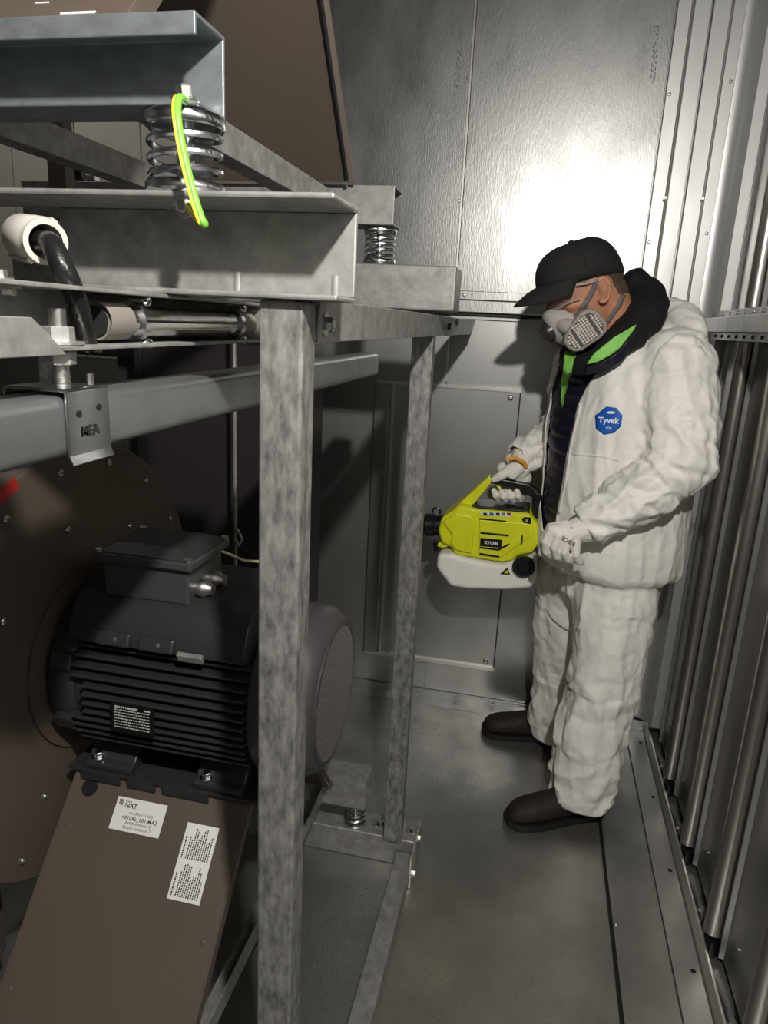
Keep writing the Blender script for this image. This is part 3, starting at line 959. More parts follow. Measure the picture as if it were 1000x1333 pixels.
MB().lathe(mx(-.3345), (1, 0, 0), [(.128, 0), (.128, .0006)], 48).build('cowl_inside', 'black_hole', mo)
# feet
for x in (-.745, -.515):
    for s in (-1, 1):
        MB().prism([(x - .05, MA.y + s * .070, .700), (x - .05, MA.y + s * .118, .645), (x - .05, MA.y + s * .135, .640), (x - .05, MA.y + s * .135, .6265), (x - .05, MA.y + s * .055, .6265)], (.10, 0, 0)).build('foot', 'motor', mo, bevel=.003)
        hexbolt(mo, (x - .028, MA.y + s * .120, .6455), (0, 0, 1), .0085, .010, True, 'zinc')
# mounting plate with notched front lip
lip = [(-.83, .6185), (-.83, .6265), (-.425, .6265), (-.425, .6185)]
MB().box(-.83, -.425, 1.062, 1.37, .6186, .6262).build('mounting_plate', 'motor', mo, bevel=.001)
for (xa, xb) in ((-.80, -.715), (-.700, -.640), (-.625, -.53)):
    MB().box(xa, xb, 1.057, 1.0617, .606, .6262).build('mounting_lip', 'motor', mo, bevel=.001)
# terminal box with overhanging lid
bx0, bx1, by0, by1 = -.742, -.575, 1.085, 1.225
zb = .990
t1 = MB().box(bx0, bx1, by0, by1, zb, 1.058).build('terminal_box', 'motor_grey', mo, bevel=.004, seg=3)
MB().prism([(bx0 - .012, by0 - .012, 1.0585), (bx1 + .012, by0 - .012, 1.0585), (bx1 + .012, by1 + .012, 1.0585), (bx0 - .012, by1 + .012, 1.0585)], (0, 0, .016)).build('lid_rim', 'motor_grey', t1, bevel=.004, seg=3)
MB().loft([[(bx0 - .010, by0 - .010, 1.0748), (bx1 + .010, by0 - .010, 1.0748), (bx1 + .010, by1 + .010, 1.0748), (bx0 - .010, by1 + .010, 1.0748)],
           [(bx0 + .02, by0 + .02, 1.090), (bx1 - .02, by0 + .02, 1.090), (bx1 - .02, by1 - .02, 1.090), (bx0 + .02, by1 - .02, 1.090)]]).build('lid_top', 'motor', t1, bevel=.004, seg=3)
for x in (bx0 - .004, bx1 + .004):
    for y in (by0 - .004, by1 + .004):
        MB().lathe((x, y, 1.0748), (0, 0, 1), [(.0075, 0), (.0075, .006), (.004, .007)], 12).build('lid_screw', 'bolt', t1, smooth=True)
for y in (1.115, 1.165):
    MB().lathe((bx1, y, 1.015), (1, 0, 0), [(.014, 0), (.014, .010), (.0165, .010), (.0165, .020), (.012, .026), (.010, .034)], 14).build('cable_gland', 'bolt', t1, smooth=True)
motor_up = copy_thing(mo, (0, 0, TIER))
motor_up['label'] = 'dark grey finned electric motor on the pedestal of the upper tier'
mo['group'] = motor_up['group'] = 'fan motors'

# thin cream cable from the terminal box, rods and straps in the dark behind
wr_ = thing('sensor_wire', (-.5, 1.2, .99), 'thin cream wire leaving the motor terminal box', 'wire')
P = [at_y(283, 715, 1.20), at_y(300, 722, 1.21), at_y(318, 730, 1.22), at_y(338, 731, 1.23), at_y(372, 728, 1.26)]
MB().tube(P, .0028, 8).build('insulation', 'cream_wire', wr_, smooth=True)
rod = thing('hanger_rod', (at_y(306, 600, 1.758).x, 1.75, .45), 'thin bright vertical hanger rod behind the motor', 'rod')
xr = at_y(306, 600, 1.758).x
MB().tube([(xr, 1.758, .0865), (xr, 1.758, 1.5302)], .0055, 10).build('shaft', 'galv', rod, smooth=True)
MB().tube([(xr + .012, 1.742, .93), (xr + .028, 1.738, .905), (xr + .020, 1.738, .885), (xr + .004, 1.744, .90)], .004, 8).build('hook', 'bolt', rod, smooth=True)
rt = thing('red_strap', at_y(0, 650, .60), 'short strip of red marking tape on the dark housing', 'tape')
pA, pB = at_x(-12, 658, -.8642), at_x(22, 628, -.8642)
dv = (pB - pA).normalized(); sv = Vector((0, -dv.z, dv.y))
MB().obox((pA + pB) / 2, dv * (pB - pA).length / 2, sv * .012, Vector((.0006, 0, 0))).build('tape_strip', 'red_tape', rt)
# black folding strap hanging in front of the white panels
bs = thing('black_latch', (at_y(100, 235, 1.62).x, 1.64, 1.7925), 'black angled latch arm in front of the pale panels', 'latch')
P = [at_y(x, y, 1.63) for x, y in ((78, 180), (88, 180), (101, 205), (106, 214), (104, 226), (92, 226))]
for p in P[-2:]: p.z = 1.7922
MB().prism(P, (0, .02, 0)).build('arm', 'black_plastic', bs, bevel=.002)
q = at_y(108, 226, 1.63)
MB().box(q.x + .002, q.x + .03, 1.63, 1.65, 1.7922, 1.802).build('catch', 'bolt', bs)
# ================================================================== the person
TH = math.radians(35)
FW = Vector((-math.cos(TH), -math.sin(TH), 0))      # where the chest points
LW = Vector((math.sin(TH), -math.cos(TH), 0))       # the person's left
# head frame: bowed, turned a little to the aisle
_ya, _pi = math.radians(14), math.radians(24)
F0 = Vector((-math.cos(_ya), -math.sin(_ya), 0))
HF = F0 * math.cos(_pi) - Vector((0, 0, 1)) * math.sin(_pi)
HU = F0 * math.sin(_pi) + Vector((0, 0, 1)) * math.cos(_pi)
HL = Vector((math.sin(_ya), -math.cos(_ya), 0))
HC = at_y(769, 378, 2.09)                            # between the ears


def hd(f, l, u):
    return HC + HF * f + HL * l + HU * u


def ell_ring(c, z, a, b, n=40, e=2.0, fwd=FW, lft=LW, front=1.0):
    out = []
    for i in range(n):
        t = 2 * math.pi * i / n
        ct, st_ = math.cos(t), math.sin(t)
        x = a * math.copysign(abs(ct) ** (2 / e), ct)
        y = b * math.copysign(abs(st_) ** (2 / e), st_)
        if y > 0: y *= front
        out.append(Vector((c[0], c[1], z)) + lft * x + fwd * y)
    return out


SHO_L, ELB_L, WRI_L = Vector((.350, 2.075, 1.425)), at_y(886, 607, 1.975), at_y(772, 682, 1.945)
SHO_R, ELB_R, WRI_R = Vector((.140, 2.375, 1.425)), Vector((.115, 2.49, 1.18)), at_y(678, 596, 2.315)
LEG_L = [at_y(803, 748, 2.15), at_y(790, 872, 2.075), at_y(765, 965, 2.055), at_y(757, 1038, 2.05)]
LEG_R = [at_y(742, 750, 2.32), at_y(729, 860, 2.385), at_y(719, 915, 2.42), at_y(716, 944, 2.435)]
TC = lambda z: (.262 - .012 * (z - .75) / .75, 2.22)
RINGS = [(.792, .190, .165), (.800, .220, .188), (.820, .234, .202), (.87, .236, .207), (.95, .230, .207), (1.05, .228, .207), (1.15, .232, .207),
         (1.25, .240, .203), (1.33, .242, .192), (1.40, .232, .175), (1.455, .200, .150), (1.50, .150, .125), (1.53, .105, .105)]

# --- body: one skin from head to feet, mostly under the clothes
bd = MB()
hr = [(-.130, .075, .030, .020), (-.119, .093, .0, .042), (-.092, .099, -.03, .057), (-.06, .098, -.055, .065), (-.03, .098, -.075, .070), (0, .100, -.088, .0745),
      (.03, .096, -.096, .077), (.055, .098, -.086, .077), (.075, .090, -.074, .071), (.095, .070, -.055, .056), (.108, .03, -.025, .022)]
rings = []
for u, ff, fb, w in hr:
    c, hlf = (ff + fb) / 2, (ff - fb) / 2
    rings.append([hd(c + hlf * math.cos(t), w * math.copysign(abs(math.sin(t)) ** .9, math.sin(t)), u) for t in [2 * math.pi * i / 36 for i in range(36)]])
bd.loft(rings)
bd.capsule([hd(.095, 0, .030), hd(.112, 0, .0), hd(.124, 0, -.028)], [.010, .013, .016])          # nose
for s in (-1, 1):
    bd.capsule([hd(.088, s * .018, .038), hd(.086, s * .050, .036)], [.012, .011])                  # brow
    bd.capsule([hd(.083, s * .036, .012), hd(.082, s * .033, .012)], [.0125, .0125])                # eye
    bd.capsule([hd(.075, s * .045, -.015), hd(.05, s * .058, -.02)], [.016, .014])                  # cheekbone
    ear = [hd(-.006 + .017 * math.cos(a) - .006 * math.sin(a), s * (.081 + .008 * (1 - math.cos(a)) * .5), -.004 + .031 * math.sin(a)) for a in [math.radians(q) for q in range(20, 345, 25)]]
    bd.tube(ear, .0058, 8)
    bd.capsule([hd(-.010, s * .076, .016), hd(-.006, s * .076, -.012)], [.013, .009])               # concha
    bd.capsule([hd(.002, s * .080, -.030), hd(.001, s * .079, -.036)], [.0075, .006])                # lobe
bd.capsule([hd(.098, -.022, -.068), hd(.104, 0, -.066), hd(.098, .022, -.068)], [.006, .008, .006]) # lips
NB = Vector((.232, 2.195, 1.46))
bd.capsule([hd(-.03, 0, -.02), hd(-.035, 0, -.09), NB], [.064, .062, .072])
bd.loft([ell_ring(TC(z), z, a * .78, b * .78, 28) for z, a, b in RINGS[1:]])
for P, r in (([SHO_L, ELB_L, WRI_L], [.055, .045, .030]), ([SHO_R, ELB_R, WRI_R], [.055, .045, .030]), (LEG_L, [.085, .065, .055, .045]), (LEG_R, [.085, .065, .055, .045])):
    bd.capsule(P, r)
bd.capsule([LEG_L[3], Vector((.25, 2.045, .058)), Vector((.13, 1.99, .04))], [.04, .032, .022]); bd.capsule([LEG_R[3], Vector((.14, 2.475, .058)), Vector((.02, 2.460, .04))], [.04, .032, .022])
bv, bf, bn = voxel(bd, .0042, 5)
person = mk('person', bv, bf, 'skin', None, origin=(.24, 2.22, 0), smooth='all')
tag(person, 'person in white hooded coverall, black cap and respirator, head bowed, holding a yellow sprayer', 'person')
B_BODY = bvh_of(bv, bf)

# hair: short crop below the cap
sel = set()
hm = (bv - np.array(HC)) @ np.stack([np.array(HF), np.array(HL), np.array(HU)], 1)
for i, (f_, l_, u_) in enumerate(hm):
    if -.05 < u_ < .048 and ((f_ < -.020 - .35 * (.05 - u_) and abs(l_) < .0755 and u_ > -.035 + max(0, -f_ - .05) * -.2) or (f_ < .045 and u_ > .030 and abs(l_) < .0825)):
        if f_ > -.098 and np.hypot(f_ + .004, u_ + .004) > .036: sel.add(i)
hf = [q for q in bf if all(i in sel for i in q)]
if hf:
    ids = sorted({i for q in hf for i in q}); mp = {i: k for k, i in enumerate(ids)}
    mk('hair', bv[ids] + bn[ids] * .0022, [tuple(mp[i] for i in q) for q in hf], 'hair', person, smooth='all')

# --- coverall
cv = MB()
cv.loft([ell_ring(TC(z), z, a, b, 44, 2.2) for z, a, b in RINGS])
cv.capsule([SHO_L, SHO_L.lerp(ELB_L, .5), ELB_L, ELB_L.lerp(WRI_L, .5), WRI_L], [.104, .103, .094, .080, .060], 20, 4)
cv.capsule([SHO_R, SHO_R.lerp(ELB_R, .5), ELB_R, ELB_R.lerp(WRI_R, .5), WRI_R], [.104, .10, .090, .072, .052], 20, 4)
cv.capsule(LEG_L, [.132, .108, .106, .098], 22, 4)
cv.capsule(LEG_R, [.118, .090, .084, .084], 22, 4)
cv.capsule([Vector((.262, 2.22, .88)), Vector((.262, 2.22, .78))], [.17, .160], 22, 4)
# hood folded down on the back of the neck
cv.capsule([at_y(846, 412, 2.30), at_y(868, 408, 2.24), at_y(890, 415, 2.17), at_y(905, 432, 2.11)], [.045, .048, .044, .036], 16)
vv, vf, vn = voxel(cv, .0062, 7)
BON = [(Vector((.262, 2.22, .74)), Vector((.25, 2.22, 1.5)), .22, 0), (SHO_L, ELB_L, .10, 1), (ELB_L, WRI_L, .08, 2), (SHO_R, ELB_R, .10, 1), (ELB_R, WRI_R, .08, 2),
       (LEG_L[0], LEG_L[1], .12, 3), (LEG_L[1], LEG_L[3], .105, 4), (LEG_R[0], LEG_R[1], .11, 3), (LEG_R[1], LEG_R[3], .095, 4)]
best = np.full(len(vv), 1e9); bi = np.zeros(len(vv), int); bt = np.zeros(len(vv)); ang = np.zeros(len(vv))
for k, (a, b, r, ty) in enumerate(BON):
    A = np.array(a); d = np.array(b - a); L2 = d @ d
    t = ((vv - A) @ d) / L2
    q = vv - A - np.clip(t, 0, 1)[:, None] * d
    dist = np.linalg.norm(q, axis=1) / r
    if ty == 0: dist = dist * 1.0
    e1 = np.array(Vector(d).orthogonal().normalized()); e2 = np.cross(d / math.sqrt(L2), e1)
    an = np.arctan2(q @ e2, q @ e1)
    m = dist < best
    best[m] = dist[m]; bi[m] = k; bt[m] = (t * math.sqrt(L2))[m]; ang[m] = an[m]
N3 = noise.noise
disp = np.zeros(len(vv))


def rdg(x, y, z):
    n_ = 1 - min(1.0, 1.9 * abs(N3(Vector((x, y, z)))))
    return 1.8 * n_ ** 1.35 - .8


for i in range(len(vv)):
    k = bi[i]; ty = BON[k][3]; s = bt[i]; c, sn = math.cos(ang[i]), math.sin(ang[i])
    x, y, z = vv[i]
    w = N3(Vector((x * 4, y * 4, z * 4 + 9)))
    if ty == 0:
        d_ = .0075 * rdg(c * 2.3 + w * .5, sn * 2.3, z * 1.8) + .004 * rdg(c * 4 + 5, sn * 4 + w, z * 4 + c * 2)
        if z < .95: d_ += .005 * rdg(z * 11 + c * 1.3, c * 1.5, sn * 1.5 + 3) * (.95 - z) / .2
    elif ty == 1:
        d_ = .0065 * rdg(s * 9 + c * 1.1, c * 1.3 + k, sn * 1.3) + .004 * rdg(c * 3, sn * 3, s * 4)
        d_ += .006 * rdg(s * 17 + c * .9, c * 1.0, sn * 1.0 + 7) * max(0, min(1, (s - .14) / .12))
    elif ty == 2:
        d_ = .0085 * rdg(s * 15 + c * 1.0 + w * .6, c * 1.1 + k, sn * 1.1) + .004 * rdg(s * 30 + c, c * 1.6, sn * 1.6)
    elif ty == 3:
        d_ = .010 * N3(Vector((c * 1.4, sn * 1.4 + k, s * 4))) + .009 * rdg(c * 1.1 + s * 2.6 + w * .8, sn * 1.1 + k, s * 2.2) + .0035 * rdg(c * 2.4, sn * 2.4 + s * 5, s * 6)
    else:
        lo = max(0, 1 - (z - .05) / .26)
        d_ = .010 * N3(Vector((c * 1.4, sn * 1.4 + k, s * 4 + 5))) + .009 * rdg(c * 1.2 - s * 2.4 + w, sn * 1.2 + k, s * 2.4) * (1 - .6 * lo) + .014 * lo * rdg(z * 12 + c * .8, c * .8 + k, sn * .8 + 4) + .0035 * rdg(c * 2.4 + s * 4, sn * 2.4, s * 7)
    sx_, sz_ = ((9, 5), (8, 13), (8, 17), (9, 6), (9, 8))[ty]
    vd = noise.voronoi(Vector((x * sx_ + w * .7, y * sx_ + .6 * z * sx_ * .5, z * sz_ + w * .5)))[0]
    vd2 = noise.voronoi(Vector((x * 21 + w, y * 21, z * 17 + 3)))[0]
    cr = min(vd[1] - vd[0], .42) * .016 + min(vd2[1] - vd2[0], .4) * .005
    disp[i] = (.55, .65, .75, .66, .70)[ty] * d_ + (.55, .85, 1.0, .85, .9)[ty] * 1.35 * (cr - .005)
e_ = proj_many(vv) - np.array([793, 547]); disp *= 1 - .85 * np.exp(-(e_ ** 2).sum(1) / 500.0)
vv = vv + vn * disp[:, None]
# cut: front opening, sleeve ends, trouser hems
OPEN = np.array([(729, 474), (712, 523), (704, 579), (702, 645), (706, 690), (711, 699), (722, 680), (729, 640), (739, 581), (752, 525), (764, 500), (775, 484), (794, 473), (815, 451), (831, 426), (842, 398), (800, 370), (730, 400)], float)


def inside(P, poly):
    res = np.zeros(len(P), bool)
    j = len(poly) - 1
    for i in range(len(poly)):
        xi, yi = poly[i]; xj, yj = poly[j]
        c = ((yi > P[:, 1]) != (yj > P[:, 1])) & (P[:, 0] < (xj - xi) * (P[:, 1] - yi) / (yj - yi + 1e-9) + xi)
        res ^= c
        j = i
    return res


pp2 = proj_many(vv)
view = vv - np.array([0, 0, CAM_H])
facing = (vn * view).sum(1) < 0.02
cut = inside(pp2, OPEN) & facing & (bi == 0)
for (a, b) in ((ELB_L, WRI_L), (ELB_R, WRI_R)):
    d = np.array((b - a).normalized())
    cut |= (((vv - np.array(b)) @ d) > .024) & ((bi == 2) | (bi == 4)) & (np.linalg.norm(vv - np.array(b), axis=1) < .12)
cut |= vv[:, 2] < .042
cut |= (np.linalg.norm(vv - np.array(LEG_L[3]), axis=1) < .2) & (vv[:, 2] < .062 + .0)
kf = [q for q in vf if not any(cut[i] for i in q)]
cnt = {}
for q in kf:
    for a, b in zip(q, q[1:] + q[:1]):
        e = (a, b) if a < b else (b, a)
        cnt[e] = cnt.get(e, 0) + 1
nbr = {}
for (a, b), c in cnt.items():
    if c == 1: nbr.setdefault(a, []).append(b); nbr.setdefault(b, []).append(a)
for _ in range(14):
    new = {i: vv[i] * .4 + .6 * np.mean([vv[j] for j in n_], 0) for i, n_ in nbr.items()}
    for i, p in new.items(): vv[i] = p
ids = sorted({i for q in kf for i in q}); mp = {i: k for k, i in enumerate(ids)}
coverall = mk('coverall', vv[ids], [tuple(mp[i] for i in q) for q in kf], 'tyvek', person, smooth='all', solid=.003)
coverall['label'] = 'crumpled white protective coverall, open at the front'
B_COV = bvh_of(vv[ids], [tuple(mp[i] for i in q) for q in kf])

# --- quilted jacket under it
jk = MB()
jk.loft([ell_ring(TC(z), z, a * .945, b * .945, 44, 2.2) for z, a, b in RINGS[3:]])
jk.capsule([at_y(752, 480, 2.06), at_y(785, 466, 2.03), at_y(812, 446, 2.04)], [.020, .026, .026])
jv, jf, jn = voxel(jk, .007, 4)
zz = jv[:, 2] + .02 * np.sin(jv[:, 0] * 9)
jd = -.006 * np.exp(-((zz * 22) % 1 - .5) ** 2 / .012)
jv = jv + jn * jd[:, None]
jacket = mk('jacket', jv, jf, 'jacket', person, smooth='all')
jacket['label'] = 'dark navy quilted jacket showing in the opening'
# --- black hoodie round the neck, hood hanging behind
ho = MB()
ho.capsule([at_y(744, 480, 2.04), at_y(778, 468, 2.015), at_y(814, 440, 2.03), at_y(842, 410, 2.08)], [.020, .034, .046, .052], 16)
ho.capsule([at_y(840, 404, 2.12), at_y(842, 382, 2.15), at_y(826, 366, 2.17)], [.062, .046, .036], 16)
ho.capsule([at_y(822, 385, 2.24), at_y(838, 400, 2.2), at_y(850, 402, 2.12)], [.05, .055, .045], 16)
ho.capsule([at_y(838, 404, 2.22), at_y(805, 420, 2.30), at_y(770, 445, 2.26), at_y(745, 468, 2.14), at_y(740, 476, 2.06)], [.05, .045, .04, .032, .022], 16)
ho.capsule([Vector((.225, 2.19, 1.39)), Vector((.222, 2.185, 1.478))], [.088, .072], 20)
ov, of_, on = voxel(ho, .006, 6)
ov = ov + on * np.array([.004 * rdg(p[0] * 14, p[1] * 14, p[2] * 14) for p in ov])[:, None]
hoodie = mk('hoodie', ov, of_, 'hoodie', person, smooth='all')
hoodie['label'] = 'black hoodie collar and hood'
allv = np.concatenate([vv[ids], jv, ov]); n1, n2 = len(ids), len(ids) + len(jv)
allf = [tuple(mp[i] for i in q) for q in kf] + [tuple(i + n1 for i in q) for q in jf] + [tuple(i + n2 for i in q) for q in of_]
B_ALL = bvh_of(allv, allf)
decal(B_ALL, [(765, 473), (776, 460), (800, 440), (828, 424), (822, 434), (808, 452), (793, 463), (778, 470)], .006, 3, 10).build('collar_lining', 'lime', jacket, smooth='all', solid=.002)
decal(B_ALL, [(737, 459), (750, 459), (747, 476), (740, 500), (734, 531), (732, 528), (735, 484)], .006, 3, 10).build('collar_lining', 'lime', jacket, smooth='all', solid=.002)
decal(B_ALL, [(763, 476), (779, 472), (795, 465), (810, 453), (817, 442), (817, 456), (808, 468), (792, 477), (774, 484), (762, 486)], .006, 3, 10).build('collar_edge', 'jacket', jacket, smooth='all', solid=.002)

# emblem on the chest
decal(B_COV, [(790, 529), (803, 531), (811, 541), (809, 555), (800, 563), (787, 565.5), (777, 558), (776, 541)], .0035, 3).build('emblem', 'emblem_blue', coverall, smooth='all', solid=.0006)


def text_px(bvh, s, cx, cy, hpx, rot=0.0, off=.005, bold=0.0, flip=1):
    vs, fs = text_geo(s, hpx, bold, 'CENTER')
    c, sn = math.cos(rot), math.sin(rot)
    mb = MB()
    mb.add([hit(bvh, cx + a * c + b * sn, cy + a * sn - b * c, off) for a, b in vs], fs)
    return mb


text_px(B_COV, 'Tyvek', 793, 547.5, 10.5, math.radians(3), .0050, .025).build('emblem_lettering', 'white_print', coverall)
m = text_px(B_COV, '500', 793, 557.5, 5, math.radians(3), .0050, .0)
k0 = [(796 + 5.5 * math.cos(a), 537 + 1.8 * math.sin(a)) for a in [2 * math.pi * q / 12 for q in range(12)]]
m2 = decal(B_COV, k0, .0050, 0); m.add(m2.v, m2.f)
m.build('emblem_lettering', 'white_print', coverall)
# chest seam and zip flap
ribbon(B_COV, [(738, 590), (760, 592), (785, 594), (806, 599)], 1.6, .003, 6).build('seam', 'tyvek', coverall, smooth='all')
ribbon(B_COV, [(756, 528), (744, 580), (736, 632), (728, 668)], 3.0, .004, 6).build('zip_flap', 'tyvek', coverall, smooth='all', solid=.002)

# --- gloves
def glove(path_list, name, label, vox=.003, it=3):
    g = MB()
    for P, r in path_list: g.capsule(P, r, 12)
    v, f, n = voxel(g, vox, it)
    v = v + n * np.array([.0005 * rdg(p[0] * 40, p[1] * 40, p[2] * 40) for p in v])[:, None]
    o = mk(name, v, f, 'glove', person, smooth='all')
    o['label'] = label
    return o, bvh_of(v, f)


w0 = at_y(776, 686, 1.945)
kn = [at_y(718, 690, 1.892), at_y(727, 697, 1.886), at_y(738, 703, 1.888), at_y(750, 708, 1.896)]
L_ = [([w0, at_y(752, 690, 1.925)], [.042, .036])]
for k in kn: L_.append(([at_y(764, 690, 1.925), at_y(746, 692, 1.908).lerp(k, .4), k], [.028, .020, .0145]))
L_.append(([at_y(722, 692, 1.905), at_y(745, 706, 1.915)], [.022, .024]))
tips = [((710, 705, 1.890), (711, 718, 1.902), (717, 724, 1.922)), ((722, 713, 1.884), (725, 724, 1.898), (731, 728, 1.92)), ((735, 719, 1.886), (739, 728, 1.900), (744, 731, 1.922)), ((750, 722, 1.894), (754, 731, 1.908), (757, 732, 1.926))]
for k, tp in zip(kn, tips):
    L_.append(([k] + [at_y(*q) for q in tp], [.0130, .0122, .0115, .0100]))
L_.append(([at_y(735, 686, 1.912), at_y(717, 688, 1.915), at_y(708, 702, 1.925), at_y(705, 720, 1.935)], [.020, .0165, .013, .0105]))
gl, B_GL = glove(L_, 'glove', 'white work glove of the near hand, fingers curled down')
text_px(B_GL, 'ROCK', 740, 704, 7.2, math.radians(180 + 28), .002, .02).build('glove_print', 'plastic_glove_text', gl)
text_px(B_GL, 'x5', 744, 687, 4, math.radians(180 + 28), .002, 0).build('glove_print', 'plastic_glove_text', gl)
YS = 2.275                                                     # sprayer's middle plane
wr0 = WRI_R + Vector((.01, 0, .012))
L_ = [([wr0, at_y(676, 606, YS + .012)], [.040, .034]), ([at_y(680, 610, YS + .012), at_y(672, 626, YS + .030), at_y(662, 642, YS + .032)], [.028, .026, .022]),
      ([at_y(676, 606, YS + .005), at_y(660, 614, YS - .012), at_y(651, 620, YS - .022), at_y(643, 624, YS - .018)], [.026, .018, .0145, .0115]),
      ([at_y(676, 608, YS - .004), at_y(668, 618, YS - .012)], [.024, .017]), ([at_y(655, 610, YS + .02), at_y(682, 622, YS + .026)], [.022, .026])]
for i, x in enumerate((646, 656, 666, 676)):
    dy = (-1.5, 0, .5, -1)[i]
    L_.append(([at_y(x + 4, 636, YS + .030), at_y(x + 3, 648 + dy, YS + .018), at_y(x + 1, 651 + dy, YS - .006), at_y(x - 1, 646 + dy, YS - .024), at_y(x - 3, 640 + dy, YS - .023)],
               [.0145, .0130, .0122, .0115, .0095]))
gr2, B_GR = glove(L_, 'glove', 'white work glove of the hand gripping the sprayer handle')
MB().tube([at_y(660, 598, YS - .035), at_y(672, 596, YS - .040), at_y(682, 602, YS - .036), at_y(686, 608, YS - .03)], .003, 8, flat=2.0).build('cuff_band', 'orange', gr2, smooth=True)

# --- shoes
def shoe(heel, toe, label):
    heel, toe = Vector(heel), Vector(toe)
    d = (toe - heel); L = d.length; d.normalize(); s = Vector((d.y, -d.x, 0))
    sec = [(0, .020, .052), (.03, .031, .092), (.12, .036, .114), (.26, .039, .120), (.40, .042, .110), (.54, .047, .097), (.70, .052, .085), (.84, .050, .078), (.94, .040, .066), (1, .018, .046)]
    up, so = [], []
    for t, w, h_ in sec:
        c = heel + d * L * t + Vector((0, 0, .0))
        r1 = []
        for i in range(20):
            a = 2 * math.pi * i / 20
            ca, sa = math.cos(a), math.sin(a)
            zz_ = .014 + (h_ - .014) * (.5 + .5 * math.copysign(abs(sa) ** .8, sa))
            r1.append(c + s * w * math.copysign(abs(ca) ** .75, ca) * (1 - .25 * max(0, sa)) + Vector((0, 0, zz_)))
        up.append(r1)
        w2 = w + .005
        c2 = heel + d * (L + .008) * (t if t < .5 else t) - d * .004
        lift = .006 * max(0, (t - .75) / .25) ** 2
        so.append([c2 + s * w2 + Vector((0, 0, lift)), c2 - s * w2 + Vector((0, 0, lift)), c2 - s * w2 + Vector((0, 0, .020 + lift)), c2 + s * w2 + Vector((0, 0, .020 + lift))])
    o = MB().loft(up).build('shoe', 'shoe', person, smooth='all', sub=1)
    o['label'] = label
    MB().loft(so).build('sole', 'sole', o, bevel=.002)
    for t in (.34, .42, .50):
        c = heel + d * L * t
        hh = .117 - .05 * (t - .3) / .3 * .75
        MB().tube([c + s * .030 + Vector((0, 0, hh * .86)), c + s * .012 + Vector((0, 0, hh + .002)), c - s * .012 + Vector((0, 0, hh + .002)), c - s * .030 + Vector((0, 0, hh * .86))], .0028, 6).build('lace', 'sole', o, smooth=True)
    for sg in (1, -1):
        c = heel + d * L * .33 + s * sg * .0375 + Vector((0, 0, .060))
        MB().obox(c, d * .006, Vector((0, 0, .016)) - d * .006, s * .002).build('tab', 'shoe_red', o, bevel=.001)
    return o


shoe((.330, 2.085, 0), (.040, 1.945, 0), 'black work shoe of the leg nearer the aisle')
shoe((.215, 2.485, 0), (-.078, 2.448, 0), 'black work shoe of the leg nearer the back wall')

# --- cap
cp = MB()
rings = []
for k in range(11):
    t = k / 10
    u = .040 + .098 * math.sin(t * math.pi / 2) ** .9
    sc = max(.03, math.cos(t * math.pi / 2 * .985) ** .62)
    cf = .020 - .010 * t
    tilt = .010
    rings.append([hd(cf + .117 * sc * math.cos(a), .0925 * sc * math.sin(a), u + tilt * math.cos(a) * (1 - t) + (.016 * max(0, -math.cos(a)) * -1 * (1 - t))) for a in [2 * math.pi * i / 44 for i in range(44)]])
crown = MB().loft(rings, False)
crown.f.append(tuple(range(10 * 44, 11 * 44)))
cap = crown.build('cap', 'cap_cloth', person, smooth='all', solid=.003)
cap['label'] = 'black baseball cap'
MB().lathe(hd(.014, 0, .137), HU, [(.008, 0), (.008, .003), (.004, .006)], 14).build('cap_button', 'cap_cloth', cap, smooth=True)
for a in (90, 270, 35, 145, 215, 325):
    P = []
    for k in range(10):
        t = k / 10
        u = .040 + .098 * math.sin(t * math.pi / 2) ** .9
        sc = max(.03, math.cos(t * math.pi / 2 * .985) ** .62)
        aa = math.radians(a)
        P.append(hd(.020 - .010 * t + .1175 * sc * math.cos(aa), .093 * sc * math.sin(aa), u + .010 * math.cos(aa) * (1 - t) - .016 * max(0, -math.cos(aa)) * (1 - t)))
    MB().tube(P, .0013, 6).build('cap_seam', 'cap_cloth', cap, smooth=True)
v, f = [], []
NA, NR = 21, 7
for i in range(NA):
    a = math.radians(-78 + 156 * i / (NA - 1))
    for j in range(NR):
        t = j / (NR - 1)
        ext = .074 * max(0.0, math.cos(a)) ** .55
        ff = .020 + .117 * math.cos(a) + ext * t
        ll = .0925 * math.sin(a) * (1 - .06 * t)
        v.append(hd(ff, ll, .050 - .030 * (ll * ll) / .0086 * t * (1 - .25 * t) - .010 * t - .014 * t * t + .010 * math.cos(a)))
for i in range(NA - 1):
    for j in range(NR - 1):
        f.append((i * NR + j, (i + 1) * NR + j, (i + 1) * NR + j + 1, i * NR + j + 1))
mb = MB(); mb.add(v, f)
mb.build('cap_brim', 'cap_cloth', cap, smooth='all', solid=.004)

